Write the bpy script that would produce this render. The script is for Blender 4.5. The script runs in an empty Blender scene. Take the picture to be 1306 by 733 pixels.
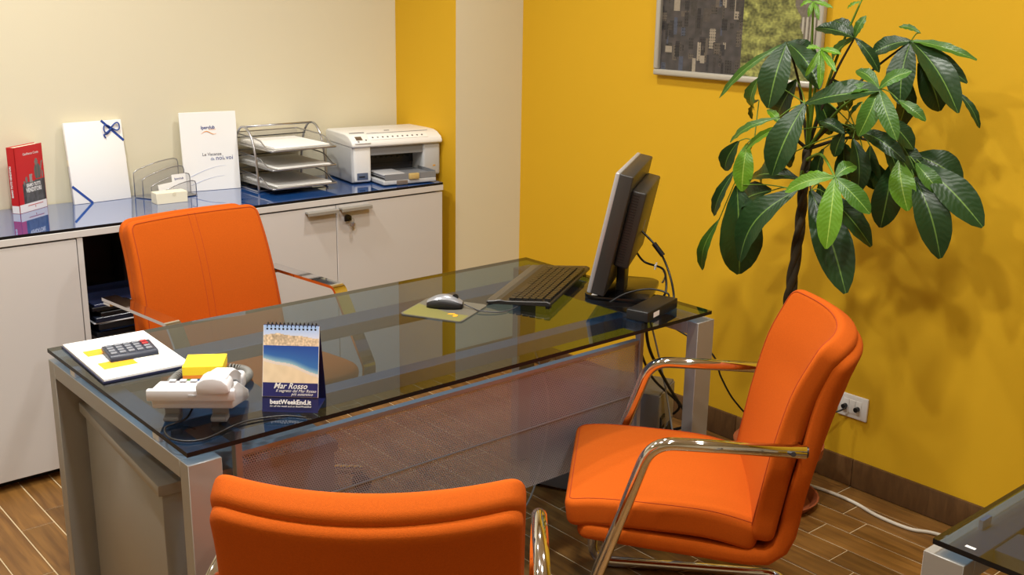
import bpy, bmesh, math, random
from mathutils import Vector, Matrix, noise

# ---------------------------------------------------------------- camera, world, lights, exposure
S = bpy.context.scene
COL = S.collection
IMG_W, IMG_H, FPX = 1306.0, 733.0, 1376.763
CAM = Vector((-0.50206, -2.29582, 1.62167))
_yaw, _pitch, _roll = 0.7126003, 0.2675564, 0.0159316
_f = Vector((math.sin(_yaw)*math.cos(_pitch), math.cos(_yaw)*math.cos(_pitch), -math.sin(_pitch)))
_r0 = Vector((math.cos(_yaw), -math.sin(_yaw), 0)); _u0 = _r0.cross(_f)
_r = _r0*math.cos(_roll) + _u0*math.sin(_roll); _u = -_r0*math.sin(_roll) + _u0*math.cos(_roll)
cam_data = bpy.data.cameras.new('camera'); cam = bpy.data.objects.new('camera', cam_data); COL.objects.link(cam)
cam_data.sensor_fit = 'HORIZONTAL'; cam_data.sensor_width = 36.0; cam_data.lens = FPX/IMG_W*36.0
cam_data.clip_start = 0.05
cam.matrix_world = Matrix(((_r.x, _u.x, -_f.x, CAM.x), (_r.y, _u.y, -_f.y, CAM.y), (_r.z, _u.z, -_f.z, CAM.z), (0, 0, 0, 1)))
S.camera = cam
world = bpy.data.worlds.new('world'); S.world = world; world.use_nodes = True
world.node_tree.nodes['Background'].inputs[0].default_value = (1.0, 0.9, 0.75, 1)
world.node_tree.nodes['Background'].inputs[1].default_value = 0.02
S.view_settings.view_transform = 'Standard'; S.view_settings.look = 'None'
S.view_settings.exposure = -0.45; S.view_settings.gamma = 1.0; S.view_settings.use_curve_mapping = False
ROOM = dict(x0=-1.9, x1=2.617, y0=-3.6, y1=1.70, h=2.8)
# ceiling downlights: (x, y, watts); the last one added to brighten the left back wall
LAMPS = [(0.20, -0.30, 36), (0.65, -1.05, 28), (1.75, -1.15, 22), (0.45, 0.90, 30), (1.70, 0.50, 20), (-0.6, -2.0, 9), (0.9, -2.2, 8), (-1.1, 0.55, 14)]
LAMP_COLOR = (1.0, 0.965, 0.90)
for lx, ly, watts in LAMPS:
    ld = bpy.data.lights.new('downlight', 'AREA'); ld.shape = 'DISK'; ld.size = 0.14; ld.energy = watts
    ld.color = LAMP_COLOR; ld.spread = math.radians(150)
    lo = bpy.data.objects.new('downlight', ld); COL.objects.link(lo); lo.location = (lx, ly, ROOM['h']-0.035)

R = random.Random(7)
PI = math.pi

def pix(px, py, axis, val):
    """World point seen at a photograph pixel on the plane axis = val."""
    d = _r*((px-IMG_W/2)/FPX) + _u*((IMG_H/2-py)/FPX) + _f
    return CAM + d*((val-CAM[axis])/d[axis])

def to_pix(P):
    q = Vector(P)-CAM; z = q.dot(_f)
    if z <= 0.05: return None
    return (IMG_W/2+FPX*q.dot(_r)/z, IMG_H/2-FPX*q.dot(_u)/z, z)

# ---------------------------------------------------------------- materials
def lin(c):
    return tuple(((v/255)/12.92 if v/255 <= 0.04045 else (((v/255)+0.055)/1.055)**2.4) for v in c)

MATS = {}
def mat(name, rgb, rough=0.5, metal=0.0, bump=None, var=None, coat=0.0, sheen=0.0, spec=None, emit=None, sub=None):
    if name in MATS: return MATS[name]
    m = bpy.data.materials.new(name); m.use_nodes = True; nt = m.node_tree; b = nt.nodes['Principled BSDF']
    c = lin(rgb)+(1,)
    b.inputs['Base Color'].default_value = c; b.inputs['Roughness'].default_value = rough; b.inputs['Metallic'].default_value = metal
    if coat: b.inputs['Coat Weight'].default_value = coat
    if sheen:
        b.inputs['Sheen Weight'].default_value = sheen; b.inputs['Sheen Roughness'].default_value = 0.4
        b.inputs['Sheen Tint'].default_value = c
    if spec is not None: b.inputs['Specular IOR Level'].default_value = spec
    if emit: b.inputs['Emission Color'].default_value = c; b.inputs['Emission Strength'].default_value = emit
    tc = nt.nodes.new('ShaderNodeTexCoord')
    if bump:
        sc, st = bump
        n = nt.nodes.new('ShaderNodeTexNoise'); n.inputs['Scale'].default_value = sc; n.inputs['Detail'].default_value = 4
        bp = nt.nodes.new('ShaderNodeBump'); bp.inputs['Strength'].default_value = st; bp.inputs['Distance'].default_value = 0.002
        nt.links.new(tc.outputs['Object'], n.inputs['Vector']); nt.links.new(n.outputs['Fac'], bp.inputs['Height']); nt.links.new(bp.outputs['Normal'], b.inputs['Normal'])
    if var:
        sc, amt = var
        n = nt.nodes.new('ShaderNodeTexNoise'); n.inputs['Scale'].default_value = sc; n.inputs['Detail'].default_value = 5
        mr = nt.nodes.new('ShaderNodeMapRange'); mr.inputs['From Min'].default_value = .3; mr.inputs['From Max'].default_value = .7
        mr.inputs['To Min'].default_value = 1-amt; mr.inputs['To Max'].default_value = 1+amt
        mx = nt.nodes.new('ShaderNodeMix'); mx.data_type = 'RGBA'; mx.blend_type = 'MULTIPLY'; mx.inputs['Factor'].default_value = 1
        mx.inputs['A'].default_value = c
        nt.links.new(tc.outputs['Object'], n.inputs['Vector']); nt.links.new(n.outputs['Fac'], mr.inputs['Value'])
        nt.links.new(mr.outputs['Result'], mx.inputs['B']); nt.links.new(mx.outputs['Result'], b.inputs['Base Color'])
    MATS[name] = m
    return m

def mat_wood(name, dark, light, rough=0.42):
    m = bpy.data.materials.new(name); m.use_nodes = True; nt = m.node_tree; N = nt.nodes.new; L = nt.links.new
    b = nt.nodes['Principled BSDF']; b.inputs['Roughness'].default_value = rough
    tc = N('ShaderNodeTexCoord'); oi = N('ShaderNodeObjectInfo')
    mp = N('ShaderNodeMapping'); mp.inputs['Scale'].default_value = (30, 2.2, 8)
    ad = N('ShaderNodeVectorMath'); ad.operation = 'ADD'
    ml = N('ShaderNodeMath'); ml.operation = 'MULTIPLY'; ml.inputs[1].default_value = 37.0
    L(oi.outputs['Random'], ml.inputs[0]); L(tc.outputs['Object'], mp.inputs['Vector']); L(mp.outputs['Vector'], ad.inputs[0]); L(ml.outputs['Value'], ad.inputs[1])
    n = N('ShaderNodeTexNoise'); n.inputs['Scale'].default_value = 1.6; n.inputs['Detail'].default_value = 6; n.inputs['Distortion'].default_value = .6
    L(ad.outputs['Vector'], n.inputs['Vector'])
    cr = N('ShaderNodeValToRGB'); cr.color_ramp.elements[0].color = lin(dark)+(1,); cr.color_ramp.elements[1].color = lin(light)+(1,)
    cr.color_ramp.elements[0].position = .3; cr.color_ramp.elements[1].position = .72
    L(n.outputs['Fac'], cr.inputs['Fac'])
    hs = N('ShaderNodeHueSaturation'); mr = N('ShaderNodeMapRange'); mr.inputs['To Min'].default_value = .78; mr.inputs['To Max'].default_value = 1.18
    L(oi.outputs['Random'], mr.inputs['Value']); L(mr.outputs['Result'], hs.inputs['Value']); L(cr.outputs['Color'], hs.inputs['Color']); L(hs.outputs['Color'], b.inputs['Base Color'])
    bp = N('ShaderNodeBump'); bp.inputs['Strength'].default_value = .15; bp.inputs['Distance'].default_value = .002
    L(n.outputs['Fac'], bp.inputs['Height']); L(bp.outputs['Normal'], b.inputs['Normal'])
    MATS[name] = m; return m

def mat_glass(name, tint, reflect=True):
    """Tinted sheet glass: Fresnel reflection over coloured transmission."""
    m = bpy.data.materials.new(name); m.use_nodes = True; nt = m.node_tree; N = nt.nodes.new; L = nt.links.new
    nt.nodes.remove(nt.nodes['Principled BSDF']); out = nt.nodes['Material Output']
    t = N('ShaderNodeBsdfTransparent'); t.inputs['Color'].default_value = tuple(tint)+(1,)
    if reflect:
        g = N('ShaderNodeBsdfGlossy'); g.inputs['Roughness'].default_value = 0.0; g.inputs['Color'].default_value = (.95, .97, 1, 1)
        fr = N('ShaderNodeFresnel'); fr.inputs['IOR'].default_value = 1.5
        mx = N('ShaderNodeMixShader'); L(fr.outputs['Fac'], mx.inputs['Fac']); L(t.outputs['BSDF'], mx.inputs[1]); L(g.outputs['BSDF'], mx.inputs[2]); L(mx.outputs['Shader'], out.inputs['Surface'])
    else: L(t.outputs['BSDF'], out.inputs['Surface'])
    MATS[name] = m; return m

def mat_perforated(name, rgb, pitch, radius, rough=.45, metal=.6):
    """Punched sheet metal: rows of round holes in object X/Z (staggered)."""
    m = bpy.data.materials.new(name); m.use_nodes = True; nt = m.node_tree; N = nt.nodes.new; L = nt.links.new
    b = nt.nodes['Principled BSDF']; b.inputs['Base Color'].default_value = lin(rgb)+(1,); b.inputs['Roughness'].default_value = rough; b.inputs['Metallic'].default_value = metal
    tc = N('ShaderNodeTexCoord'); sp = N('ShaderNodeSeparateXYZ'); L(tc.outputs['Object'], sp.inputs[0])
    def M(op, a, c=None):
        n = N('ShaderNodeMath'); n.operation = op
        if isinstance(a, (int, float)): n.inputs[0].default_value = a
        else: L(a, n.inputs[0])
        if c is not None:
            if isinstance(c, (int, float)): n.inputs[1].default_value = c
            else: L(c, n.inputs[1])
        return n.outputs[0]
    def dots(ox, oz):
        fx = M('SUBTRACT', M('FRACT', M('ADD', M('DIVIDE', sp.outputs['X'], pitch), 100+ox)), .5)
        fz = M('SUBTRACT', M('FRACT', M('ADD', M('DIVIDE', sp.outputs['Z'], pitch*1.73), 100+oz)), .5)
        fz = M('MULTIPLY', fz, 1.73)
        d = M('SQRT', M('ADD', M('MULTIPLY', fx, fx), M('MULTIPLY', fz, fz)))
        return M('LESS_THAN', d, radius)
    h = M('MAXIMUM', dots(0, 0), dots(.5, .5))
    t = N('ShaderNodeBsdfTransparent'); mx = N('ShaderNodeMixShader'); L(h, mx.inputs['Fac']); L(b.outputs['BSDF'], mx.inputs[1]); L(t.outputs['BSDF'], mx.inputs[2])
    L(mx.outputs['Shader'], nt.nodes['Material Output'].inputs['Surface'])
    MATS[name] = m; return m

def mat_print(name='printed_paper', rough=.35):
    m = bpy.data.materials.new(name); m.use_nodes = True; nt = m.node_tree
    a = nt.nodes.new('ShaderNodeAttribute'); a.attribute_name = 'print'
    b = nt.nodes['Principled BSDF']; b.inputs['Roughness'].default_value = rough
    nt.links.new(a.outputs['Color'], b.inputs['Base Color']); MATS[name] = m; return m

def mat_leaf(name, rgb, vein):
    m = bpy.data.materials.new(name); m.use_nodes = True; nt = m.node_tree; N = nt.nodes.new; L = nt.links.new
    b = nt.nodes['Principled BSDF']; b.inputs['Roughness'].default_value = .38
    uv = N('ShaderNodeUVMap'); sp = N('ShaderNodeSeparateXYZ'); L(uv.outputs['UV'], sp.inputs[0])
    def M(op, a, c=None):
        n = N('ShaderNodeMath'); n.operation = op
        if isinstance(a, (int, float)): n.inputs[0].default_value = a
        else: L(a, n.inputs[0])
        if c is not None:
            if isinstance(c, (int, float)): n.inputs[1].default_value = c
            else: L(c, n.inputs[1])
        return n.outputs[0]
    au = M('ABSOLUTE', M('SUBTRACT', sp.outputs['X'], .5))
    rib = M('LESS_THAN', au, .022)
    nw = N('ShaderNodeTexNoise'); nw.inputs['Scale'].default_value = 5.0; L(uv.outputs['UV'], nw.inputs['Vector'])
    wv = M('ADD', M('SINE', M('MULTIPLY', M('ADD', M('SUBTRACT', sp.outputs['Y'], M('MULTIPLY', au, .3)), M('MULTIPLY', nw.outputs['Fac'], .10)), 88.0)), M('MULTIPLY', nw.outputs['Fac'], 3.0))
    oi = N('ShaderNodeObjectInfo'); nz = N('ShaderNodeTexNoise'); nz.inputs['Scale'].default_value = 14; tc = N('ShaderNodeTexCoord'); L(tc.outputs['Object'], nz.inputs['Vector'])
    mx = N('ShaderNodeMix'); mx.data_type = 'RGBA'; mx.inputs['A'].default_value = lin(rgb)+(1,); mx.inputs['B'].default_value = lin(vein)+(1,); L(rib, mx.inputs['Factor'])
    hs = N('ShaderNodeHueSaturation'); mr = N('ShaderNodeMapRange'); mr.inputs['To Min'].default_value = .7; mr.inputs['To Max'].default_value = 1.35
    av = M('MULTIPLY', M('ADD', oi.outputs['Random'], nz.outputs['Fac']), .5)
    L(av, mr.inputs['Value']); L(mr.outputs['Result'], hs.inputs['Value']); L(mx.outputs['Result'], hs.inputs['Color']); L(hs.outputs['Color'], b.inputs['Base Color'])
    bp = N('ShaderNodeBump'); bp.inputs['Strength'].default_value = .11; bp.inputs['Distance'].default_value = .0016; L(wv, bp.inputs['Height']); L(bp.outputs['Normal'], b.inputs['Normal'])
    tr = N('ShaderNodeBsdfTranslucent'); L(hs.outputs['Color'], tr.inputs['Color']); ms = N('ShaderNodeMixShader'); ms.inputs['Fac'].default_value = .18
    L(b.outputs['BSDF'], ms.inputs[1]); L(tr.outputs['BSDF'], ms.inputs[2]); L(ms.outputs['Shader'], nt.nodes['Material Output'].inputs['Surface'])
    MATS[name] = m; return m

M_YELLOW = mat('yellow_wall_paint', (214, 168, 14), .75, bump=(240, .12))
M_CREAM = mat('cream_wall_paint', (219, 212, 186), .8, bump=(240, .12))
M_CEIL = mat('white_ceiling_paint', (235, 232, 222), .85)
M_GROUT = mat('beige_grout', (205, 184, 146), .8)
M_PLANK = mat_wood('wood_look_tile', (100, 67, 29), (142, 101, 48))
M_SKIRT = mat_wood('wood_look_skirting', (84, 58, 32), (106, 76, 44))
M_ORANGE = mat('orange_fabric', (184, 82, 8), .9, bump=(900, .35), var=(300, .06), spec=.2)
M_SEAM = mat('dark_orange_thread', (160, 56, 4), .9)
M_CHROME = mat('chrome', (225, 225, 228), .06, 1.0)
M_ALU = mat('satin_aluminium', (156, 153, 147), .42, .3)
M_ALUD = mat('silver_painted_metal', (150, 146, 138), .45, .35)
M_BLACK = mat('black_plastic', (22, 22, 24), .42)
M_BLACKG = mat('glossy_black_plastic', (14, 14, 16), .18)
M_DGREY = mat('dark_grey_plastic', (58, 58, 62), .45)
M_MGREY = mat('mid_grey_plastic', (128, 130, 134), .45)
M_LGREY = mat('light_grey_plastic', (178, 180, 184), .42)
M_WHITEP = mat('white_plastic', (232, 232, 230), .35)
M_LAM = mat('white_laminate', (206, 203, 201), .5)
M_PAPER = mat('white_paper', (240, 240, 238), .7)
M_CREAMP = mat('cream_card', (236, 230, 204), .6)
M_TOPGLASS = mat_glass('smoked_glass_face', (.24, .36, .50))
M_LOWGLASS = mat_glass('smoked_glass_underside', (.76, .85, .94), False)
M_GLASSEDGE = mat('smoked_glass_edge', (24, 22, 22), .4, spec=.2)
M_BLUEGLASS = mat('blue_back_painted_glass', (26, 74, 140), .03, coat=1.0)
M_MESH = mat_perforated('punched_silver_sheet', (182, 180, 184), .0062, .35, .5, .2)
M_WIRE = mat('silver_wire', (176, 176, 180), .3, .9)
M_FINE = mat_perforated('fine_wire_mesh', (190, 188, 184), .0030, .42, .4, .4)
M_PRINT = mat_print()
M_INKBLUE = mat('navy_ink', (30, 52, 130), .6)
M_RIBBON = mat('blue_ribbon', (30, 70, 150), .45)
M_TERRA = mat('terracotta', (150, 78, 42), .7, bump=(60, .2))
M_SOIL = mat('potting_soil', (40, 28, 20), .95, bump=(80, .8))
M_BARK = mat('brown_bark', (60, 52, 34), .85, bump=(60, .6), var=(18, .25))
M_STEM = mat('green_stem', (96, 132, 40), .5)
M_LEAFD = mat_leaf('dark_green_leaf', (36, 66, 30), (104, 140, 64))
M_LEAFL = mat_leaf('light_green_leaf', (98, 146, 34), (160, 195, 84))
M_LEAFM = mat_leaf('mid_green_leaf', (66, 108, 34), (132, 168, 74))

# ---------------------------------------------------------------- mesh helpers
def box(bm, x0, x1, y0, y1, z0, z1, mi=0):
    vs = [bm.verts.new((x, y, z)) for x in (x0, x1) for y in (y0, y1) for z in (z0, z1)]
    out = []
    for q in ((0, 1, 3, 2), (4, 6, 7, 5), (0, 4, 5, 1), (2, 3, 7, 6), (0, 2, 6, 4), (1, 5, 7, 3)):
        f = bm.faces.new([vs[i] for i in q]); f.material_index = mi; out.append(f)
    return out

def bevel(bm, w, seg=2):
    bmesh.ops.recalc_face_normals(bm, faces=bm.faces[:])
    bmesh.ops.bevel(bm, geom=[e for e in bm.edges if e.is_manifold and e.calc_face_angle(0) > .5], offset=w, segments=seg, profile=.5, affect='EDGES', clamp_overlap=True)

def frames(pts, closed=False):
    n = len(pts); T = []
    for i in range(n):
        a = pts[(i-1) % n] if (closed or i > 0) else pts[i]; b = pts[(i+1) % n] if (closed or i < n-1) else pts[i]
        T.append((b-a).normalized())
    up = Vector((0, 0, 1)) if abs(T[0].z) < .9 else Vector((1, 0, 0))
    nrm = (up - T[0]*up.dot(T[0])).normalized(); out = []
    for i in range(n):
        nrm = (nrm - T[i]*nrm.dot(T[i]))
        nrm = nrm.normalized() if nrm.length > 1e-6 else Vector((1, 0, 0))
        out.append((T[i], nrm, T[i].cross(nrm)))
    return out

def tube(bm, pts, r, seg=10, closed=False, cap=True, profile=None):
    """Sweep a circle (radius or radius list) or a closed 2-D profile along points."""
    pts = [Vector(p) for p in pts]; fr = frames(pts, closed); rings = []
    for i, (p, (t, a, b)) in enumerate(zip(pts, fr)):
        if profile: ring = [bm.verts.new(p + a*u + b*v) for u, v in profile]
        else:
            rr = r[i] if isinstance(r, (list, tuple)) else r
            ring = [bm.verts.new(p + a*(rr*math.cos(2*PI*k/seg)) + b*(rr*math.sin(2*PI*k/seg))) for k in range(seg)]
        rings.append(ring)
    n = len(rings); m = len(rings[0])
    for i in range(n if closed else n-1):
        A, B = rings[i], rings[(i+1) % n]
        for k in range(m): bm.faces.new((A[k], A[(k+1) % m], B[(k+1) % m], B[k]))
    if cap and not closed:
        bm.faces.new(rings[0][::-1]); bm.faces.new(rings[-1])

def fillet(pts, r, n=6):
    pts = [Vector(p) for p in pts]; out = [pts[0]]
    for i in range(1, len(pts)-1):
        rr = r[i-1] if isinstance(r, (list, tuple)) else r
        a, p, b = pts[i-1], pts[i], pts[i+1]; d1 = (a-p); d2 = (b-p)
        ang = d1.angle(d2); k = min(rr/max(math.tan(ang/2), 1e-4), d1.length*.49, d2.length*.49)
        A = p + d1.normalized()*k; B = p + d2.normalized()*k
        for j in range(n+1):
            t = j/n; out.append(A*(1-t)**2 + p*2*t*(1-t) + B*t*t)
    out.append(pts[-1]); return out

def smooth_path(pts, n=8):
    pts = [Vector(p) for p in pts]; out = []
    for i in range(len(pts)-1):
        p0 = pts[max(i-1, 0)]; p1 = pts[i]; p2 = pts[i+1]; p3 = pts[min(i+2, len(pts)-1)]
        for j in range(n):
            t = j/n
            out.append(.5*((2*p1)+(p2-p0)*t+(2*p0-5*p1+4*p2-p3)*t*t+(3*p1-p0-3*p2+p3)*t**3))
    out.append(pts[-1]); return out

def lathe(bm, prof, seg=24, c=(0, 0), capb=False, capt=False):
    rings = [[bm.verts.new((c[0]+r*math.cos(2*PI*k/seg), c[1]+r*math.sin(2*PI*k/seg), z)) for k in range(seg)] for r, z in prof]
    for A, B in zip(rings, rings[1:]):
        for k in range(seg): bm.faces.new((A[k], A[(k+1) % seg], B[(k+1) % seg], B[k]))
    if capb: bm.faces.new(rings[0][::-1])
    if capt: bm.faces.new(rings[-1])

def prism(bm, outline, d0, d1, axis=2):
    """Extrude a 2-D outline along an axis (0: outline is y,z; 1: x,z; 2: x,y)."""
    def P(a, b, d): return {0: (d, a, b), 1: (a, d, b), 2: (a, b, d)}[axis]
    A = [bm.verts.new(P(a, b, d0)) for a, b in outline]; B = [bm.verts.new(P(a, b, d1)) for a, b in outline]
    n = len(outline); fs = [bm.faces.new(A[::-1]), bm.faces.new(B)]
    for i in range(n): fs.append(bm.faces.new((A[i], A[(i+1) % n], B[(i+1) % n], B[i])))
    bmesh.ops.recalc_face_normals(bm, faces=fs)
    return fs

def pad(bm, hx, hy, hz, rc, re, warp=None, nin=12, ned=5):
    """Upholstered slab: rounded plan corners (rc) and rounded edges (re), then warped."""
    def arr(h, r, ni):
        e = [r*(1-math.cos(PI/2*i/ned)) for i in range(ned+1)]
        a = [-h+v for v in e]; mid = [(-h+r)+(2*h-2*r)*i/ni for i in range(1, ni)]
        return a+mid+[h-v for v in e[::-1]]
    xs, ys = arr(hx, rc, nin), arr(hy, rc, nin); zs = [-hz]+[-hz+re*i/3 for i in range(1, 4)]+[hz-re*i/3 for i in range(3, 0, -1)]+[hz]
    zs = sorted(set(round(z, 6) for z in zs)); nx, ny, nz = len(xs), len(ys), len(zs); V = {}
    sg = lambda v: -1.0 if v < 0 else 1.0
    def vert(i, j, k):
        key = (i, j, k)
        if key in V: return V[key]
        x, y, z = xs[i], ys[j], zs[k]
        dx, dy = max(abs(x)-(hx-rc), 0), max(abs(y)-(hy-rc), 0); X, Y, Z = x, y, z; dr = (0, 0); e = 9
        if dx > 0 and dy > 0:
            l = math.hypot(dx, dy); s = max(dx, dy)/l; dx *= s; dy *= s; l = math.hypot(dx, dy)
            X, Y = sg(x)*(hx-rc+dx), sg(y)*(hy-rc+dy); e = rc-l; dr = (sg(x)*dx/l, sg(y)*dy/l)
        elif dx > 0: e = hx-abs(x); dr = (sg(x), 0)
        elif dy > 0: e = hy-abs(y); dr = (0, sg(y))
        a, b = re-e, abs(z)-(hz-re)
        if a > 1e-9 and b > 1e-9:
            s = max(a, b)/math.hypot(a, b); X -= dr[0]*(a-a*s); Y -= dr[1]*(a-a*s); Z = sg(z)*(hz-re+b*s)
        p = Vector((X, Y, Z))
        if warp: p = Vector(warp(p.x, p.y, p.z))
        V[key] = bm.verts.new(p); return V[key]
    def quad(*ks): bm.faces.new([vert(*k) for k in ks])
    for i in range(nx-1):
        for j in range(ny-1):
            quad((i, j, nz-1), (i+1, j, nz-1), (i+1, j+1, nz-1), (i, j+1, nz-1)); quad((i, j, 0), (i, j+1, 0), (i+1, j+1, 0), (i+1, j, 0))
        for k in range(nz-1):
            quad((i, 0, k), (i+1, 0, k), (i+1, 0, k+1), (i, 0, k+1)); quad((i, ny-1, k), (i, ny-1, k+1), (i+1, ny-1, k+1), (i+1, ny-1, k))
    for j in range(ny-1):
        for k in range(nz-1):
            quad((0, j, k), (0, j, k+1), (0, j+1, k+1), (0, j+1, k)); quad((nx-1, j, k), (nx-1, j+1, k), (nx-1, j+1, k+1), (nx-1, j, k+1))

def obj(name, bm, m, parent=None, loc=None, rot=None, smooth=False):
    me = bpy.data.meshes.new(name)
    if isinstance(bm, bmesh.types.BMesh):
        bmesh.ops.recalc_face_normals(bm, faces=bm.faces[:]); bm.to_mesh(me); bm.free()
    else: me = bm
    for x in (m if isinstance(m, (list, tuple)) else [m]): me.materials.append(x)
    if smooth:
        for p in me.polygons: p.use_smooth = True
        if smooth != 'all':
            try: me.set_sharp_from_angle(angle=math.radians(40))
            except Exception: pass
    o = bpy.data.objects.new(name, me); COL.objects.link(o)
    if parent: o.parent = parent
    if loc is not None: o.location = loc
    if rot is not None: o.rotation_euler = rot
    return o

def tag(o, label, cat, group=None, kind=None):
    o['label'] = label; o['category'] = cat
    if group: o['group'] = group
    if kind: o['kind'] = kind
    return o

def thing(name, label, cat, loc=(0, 0, 0), rz=0.0, group=None, rot=None):
    o = bpy.data.objects.new(name, None); COL.objects.link(o); o.empty_display_size = .05
    o.location = loc; o.rotation_euler = rot if rot else (0, 0, rz)
    return tag(o, label, cat, group)

def struct(name, bm, m, **k):
    o = obj(name, bm, m, **k); o['kind'] = 'structure'; return o

def B(): return bmesh.new()

def boxo(name, dims, m, parent=None, bev=0.0, loc=None, rot=None, seg=2):
    bm = B(); box(bm, *dims)
    if bev: bevel(bm, bev, seg)
    return obj(name, bm, m, parent, loc, rot, smooth=bool(bev))

def copy_tree(o, parent=None):
    c = o.copy(); COL.objects.link(c); c.parent = parent
    for ch in list(o.children): copy_tree(ch, c)
    return c

def raster(name, w, h, nx, ny, fn, parent=None, loc=None, rot=None, m=None):
    """Flat print in local X (0..w) / Z (0..h), colour per cell from fn(u, v), v = 0 at the top."""
    vs = [(w*i/nx, 0, h*(1-j/ny)) for j in range(ny+1) for i in range(nx+1)]
    fs = [(j*(nx+1)+i, (j+1)*(nx+1)+i, (j+1)*(nx+1)+i+1, j*(nx+1)+i+1) for j in range(ny) for i in range(nx)]
    me = bpy.data.meshes.new(name); me.from_pydata(vs, [], fs)
    at = me.color_attributes.new('print', 'FLOAT_COLOR', 'CORNER'); buf = []
    for j in range(ny):
        for i in range(nx):
            buf += list(lin(fn((i+.5)/nx, (j+.5)/ny))+(1,))*4
    at.data.foreach_set('color', buf)
    return obj(name, me, m or M_PRINT, parent, loc, rot)

def lettering(body, size, m, parent, loc, rot=(PI/2, 0, 0), align='LEFT', name='lettering', shear=0.0, sx=1.0, bold=0.0):
    cu = bpy.data.curves.new('txt', 'FONT'); cu.body = body; cu.size = size; cu.align_x = align; cu.shear = shear; cu.extrude = .0002; cu.resolution_u = 2
    cu.offset = bold
    t = bpy.data.objects.new('txt', cu); COL.objects.link(t)
    bpy.context.view_layer.update()
    me = bpy.data.meshes.new_from_object(t.evaluated_get(bpy.context.evaluated_depsgraph_get()))
    bpy.data.objects.remove(t); bpy.data.curves.remove(cu)
    o = obj(name, me, m, parent, loc, rot); o.scale = (sx, 1, 1); return o

# ---------------------------------------------------------------- the room
x0, x1, y0, y1, h = ROOM['x0'], ROOM['x1'], ROOM['y0'], ROOM['y1'], ROOM['h']
PX, PY = 2.256, 1.27     # pier in the corner
bm = B(); box(bm, x0, PX, y1, y1+.1, 0, h); struct('wall_back', bm, M_CREAM)
bm = B(); box(bm, x1, x1+.1, y0, y1+.1, 0, h); struct('wall_right', bm, M_YELLOW)
bm = B(); box(bm, x0-.1, x0, y0, y1+.1, 0, h); struct('wall_left', bm, M_CREAM)
bm = B(); box(bm, x0-.1, x1+.1, y0-.1, y0, 0, h); struct('wall_front', bm, M_CREAM)
bm = B(); box(bm, x0-.1, x1+.1, y0-.1, y1+.1, h, h+.1); struct('ceiling', bm, M_CEIL)
bm = B()
for f in box(bm, PX, x1, PY, y1+.1, 0, h):
    f.material_index = 1 if f.calc_center_median().x < PX+.001 else 0
struct('wall_pier', bm, [M_CREAM, M_YELLOW])
# floor: grout bed and wood-look tiles laid lengthwise towards the back wall
bm = B(); box(bm, x0-.1, x1+.1, y0-.1, y1+.1, -.1, -.002); floor = struct('floor', bm, M_GROUT)
PW, PL, GAP = .0995, .5, .0042
def plank_mesh(length):
    bm = B(); box(bm, GAP/2, PW-GAP/2, GAP/2, length-GAP/2, -.006, 0); bevel(bm, .0008, 1)
    me = bpy.data.meshes.new('plank'); bmesh.ops.recalc_face_normals(bm, faces=bm.faces[:]); bm.to_mesh(me); bm.free(); me.materials.append(M_PLANK); return me
pm = plank_mesh(PL); shift = {0: -.489, 1: -.587, 3: -.592, 21: .044, 22: .448}
cells = []
k = -1; xs = 2.513
rows = []
for k in range(0, 46):
    xl = xs-k*PW if k > 0 else xs
    row_x = 2.513-(k)*PW
    if row_x+PW < x0: break
    off = shift.get(k, R.uniform(0, .5)) % PL
    y = y0-PL+off+( -y0 % PL)*0
    y = math.floor((y0-off)/PL)*PL+off
    while y < y1:
        cells.append((row_x, y)); y += PL
def vis(c):
    best = 1e9
    for fx, fy in ((.5, .5), (.5, 0), (.5, 1)):
        q = to_pix((c[0]+PW*fx, c[1]+PL*fy, 0))
        if q and -20 < q[0] < IMG_W+20 and -20 < q[1] < IMG_H+20: best = min(best, q[2])
    return best
cells.sort(key=vis)
near = [c for c in cells if vis(c) < 1e8][:296]; rest = [c for c in cells if c not in set(near)]
for c in near:
    o = bpy.data.objects.new('plank', pm); COL.objects.link(o); o.parent = floor; o.location = (c[0], c[1], R.uniform(-.0004, .0003))
vs, fs = [], []
for c in rest:
    i = len(vs); a, b = c[0]+GAP/2, c[0]+PW-GAP/2; p, q = max(c[1]+GAP/2, y0), min(c[1]+PL-GAP/2, y1)
    if q <= p: continue
    vs += [(a, p, 0), (b, p, 0), (b, q, 0), (a, q, 0), (a, p, -.006), (b, p, -.006), (b, q, -.006), (a, q, -.006)]
    fs += [(i, i+1, i+2, i+3), (i, i+4, i+5, i+1), (i+1, i+5, i+6, i+2), (i+2, i+6, i+7, i+3), (i+3, i+7, i+4, i)]
me = bpy.data.meshes.new('planking'); me.from_pydata(vs, [], fs); o = obj('planking', me, M_PLANK, floor); o['kind'] = 'stuff'
# skirting tiles
def skirting(name, p0, p1, joints):
    d = Vector((p1[0]-p0[0], p1[1]-p0[1], 0)); L = d.length; root = bpy.data.objects.new(name, None)
    bm = B(); box(bm, 0, L, -.003, 0, 0, .098); root = struct(name, bm, M_GROUT, loc=(p0[0], p0[1], 0), rot=(0, 0, math.atan2(d.y, d.x)))
    js = [0]+[j for j in joints if 0.01 < j < L-.01]+[L]
    for a, b in zip(js, js[1:]): boxo('skirting_tile', (a+.001, b-.001, -.011, 0, .002, .1), M_SKIRT, root, .0015)
skirting('baseboard_right', (x1, PY), (x1, y0), [PY-(.006-.4965*i) for i in range(-3, 9)])
skirting('baseboard_pier', (PX, PY), (x1-.012, PY), [.2])
skirting('baseboard_back', (x0, y1), (PX, y1), [.45*i for i in range(1, 10)])
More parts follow.
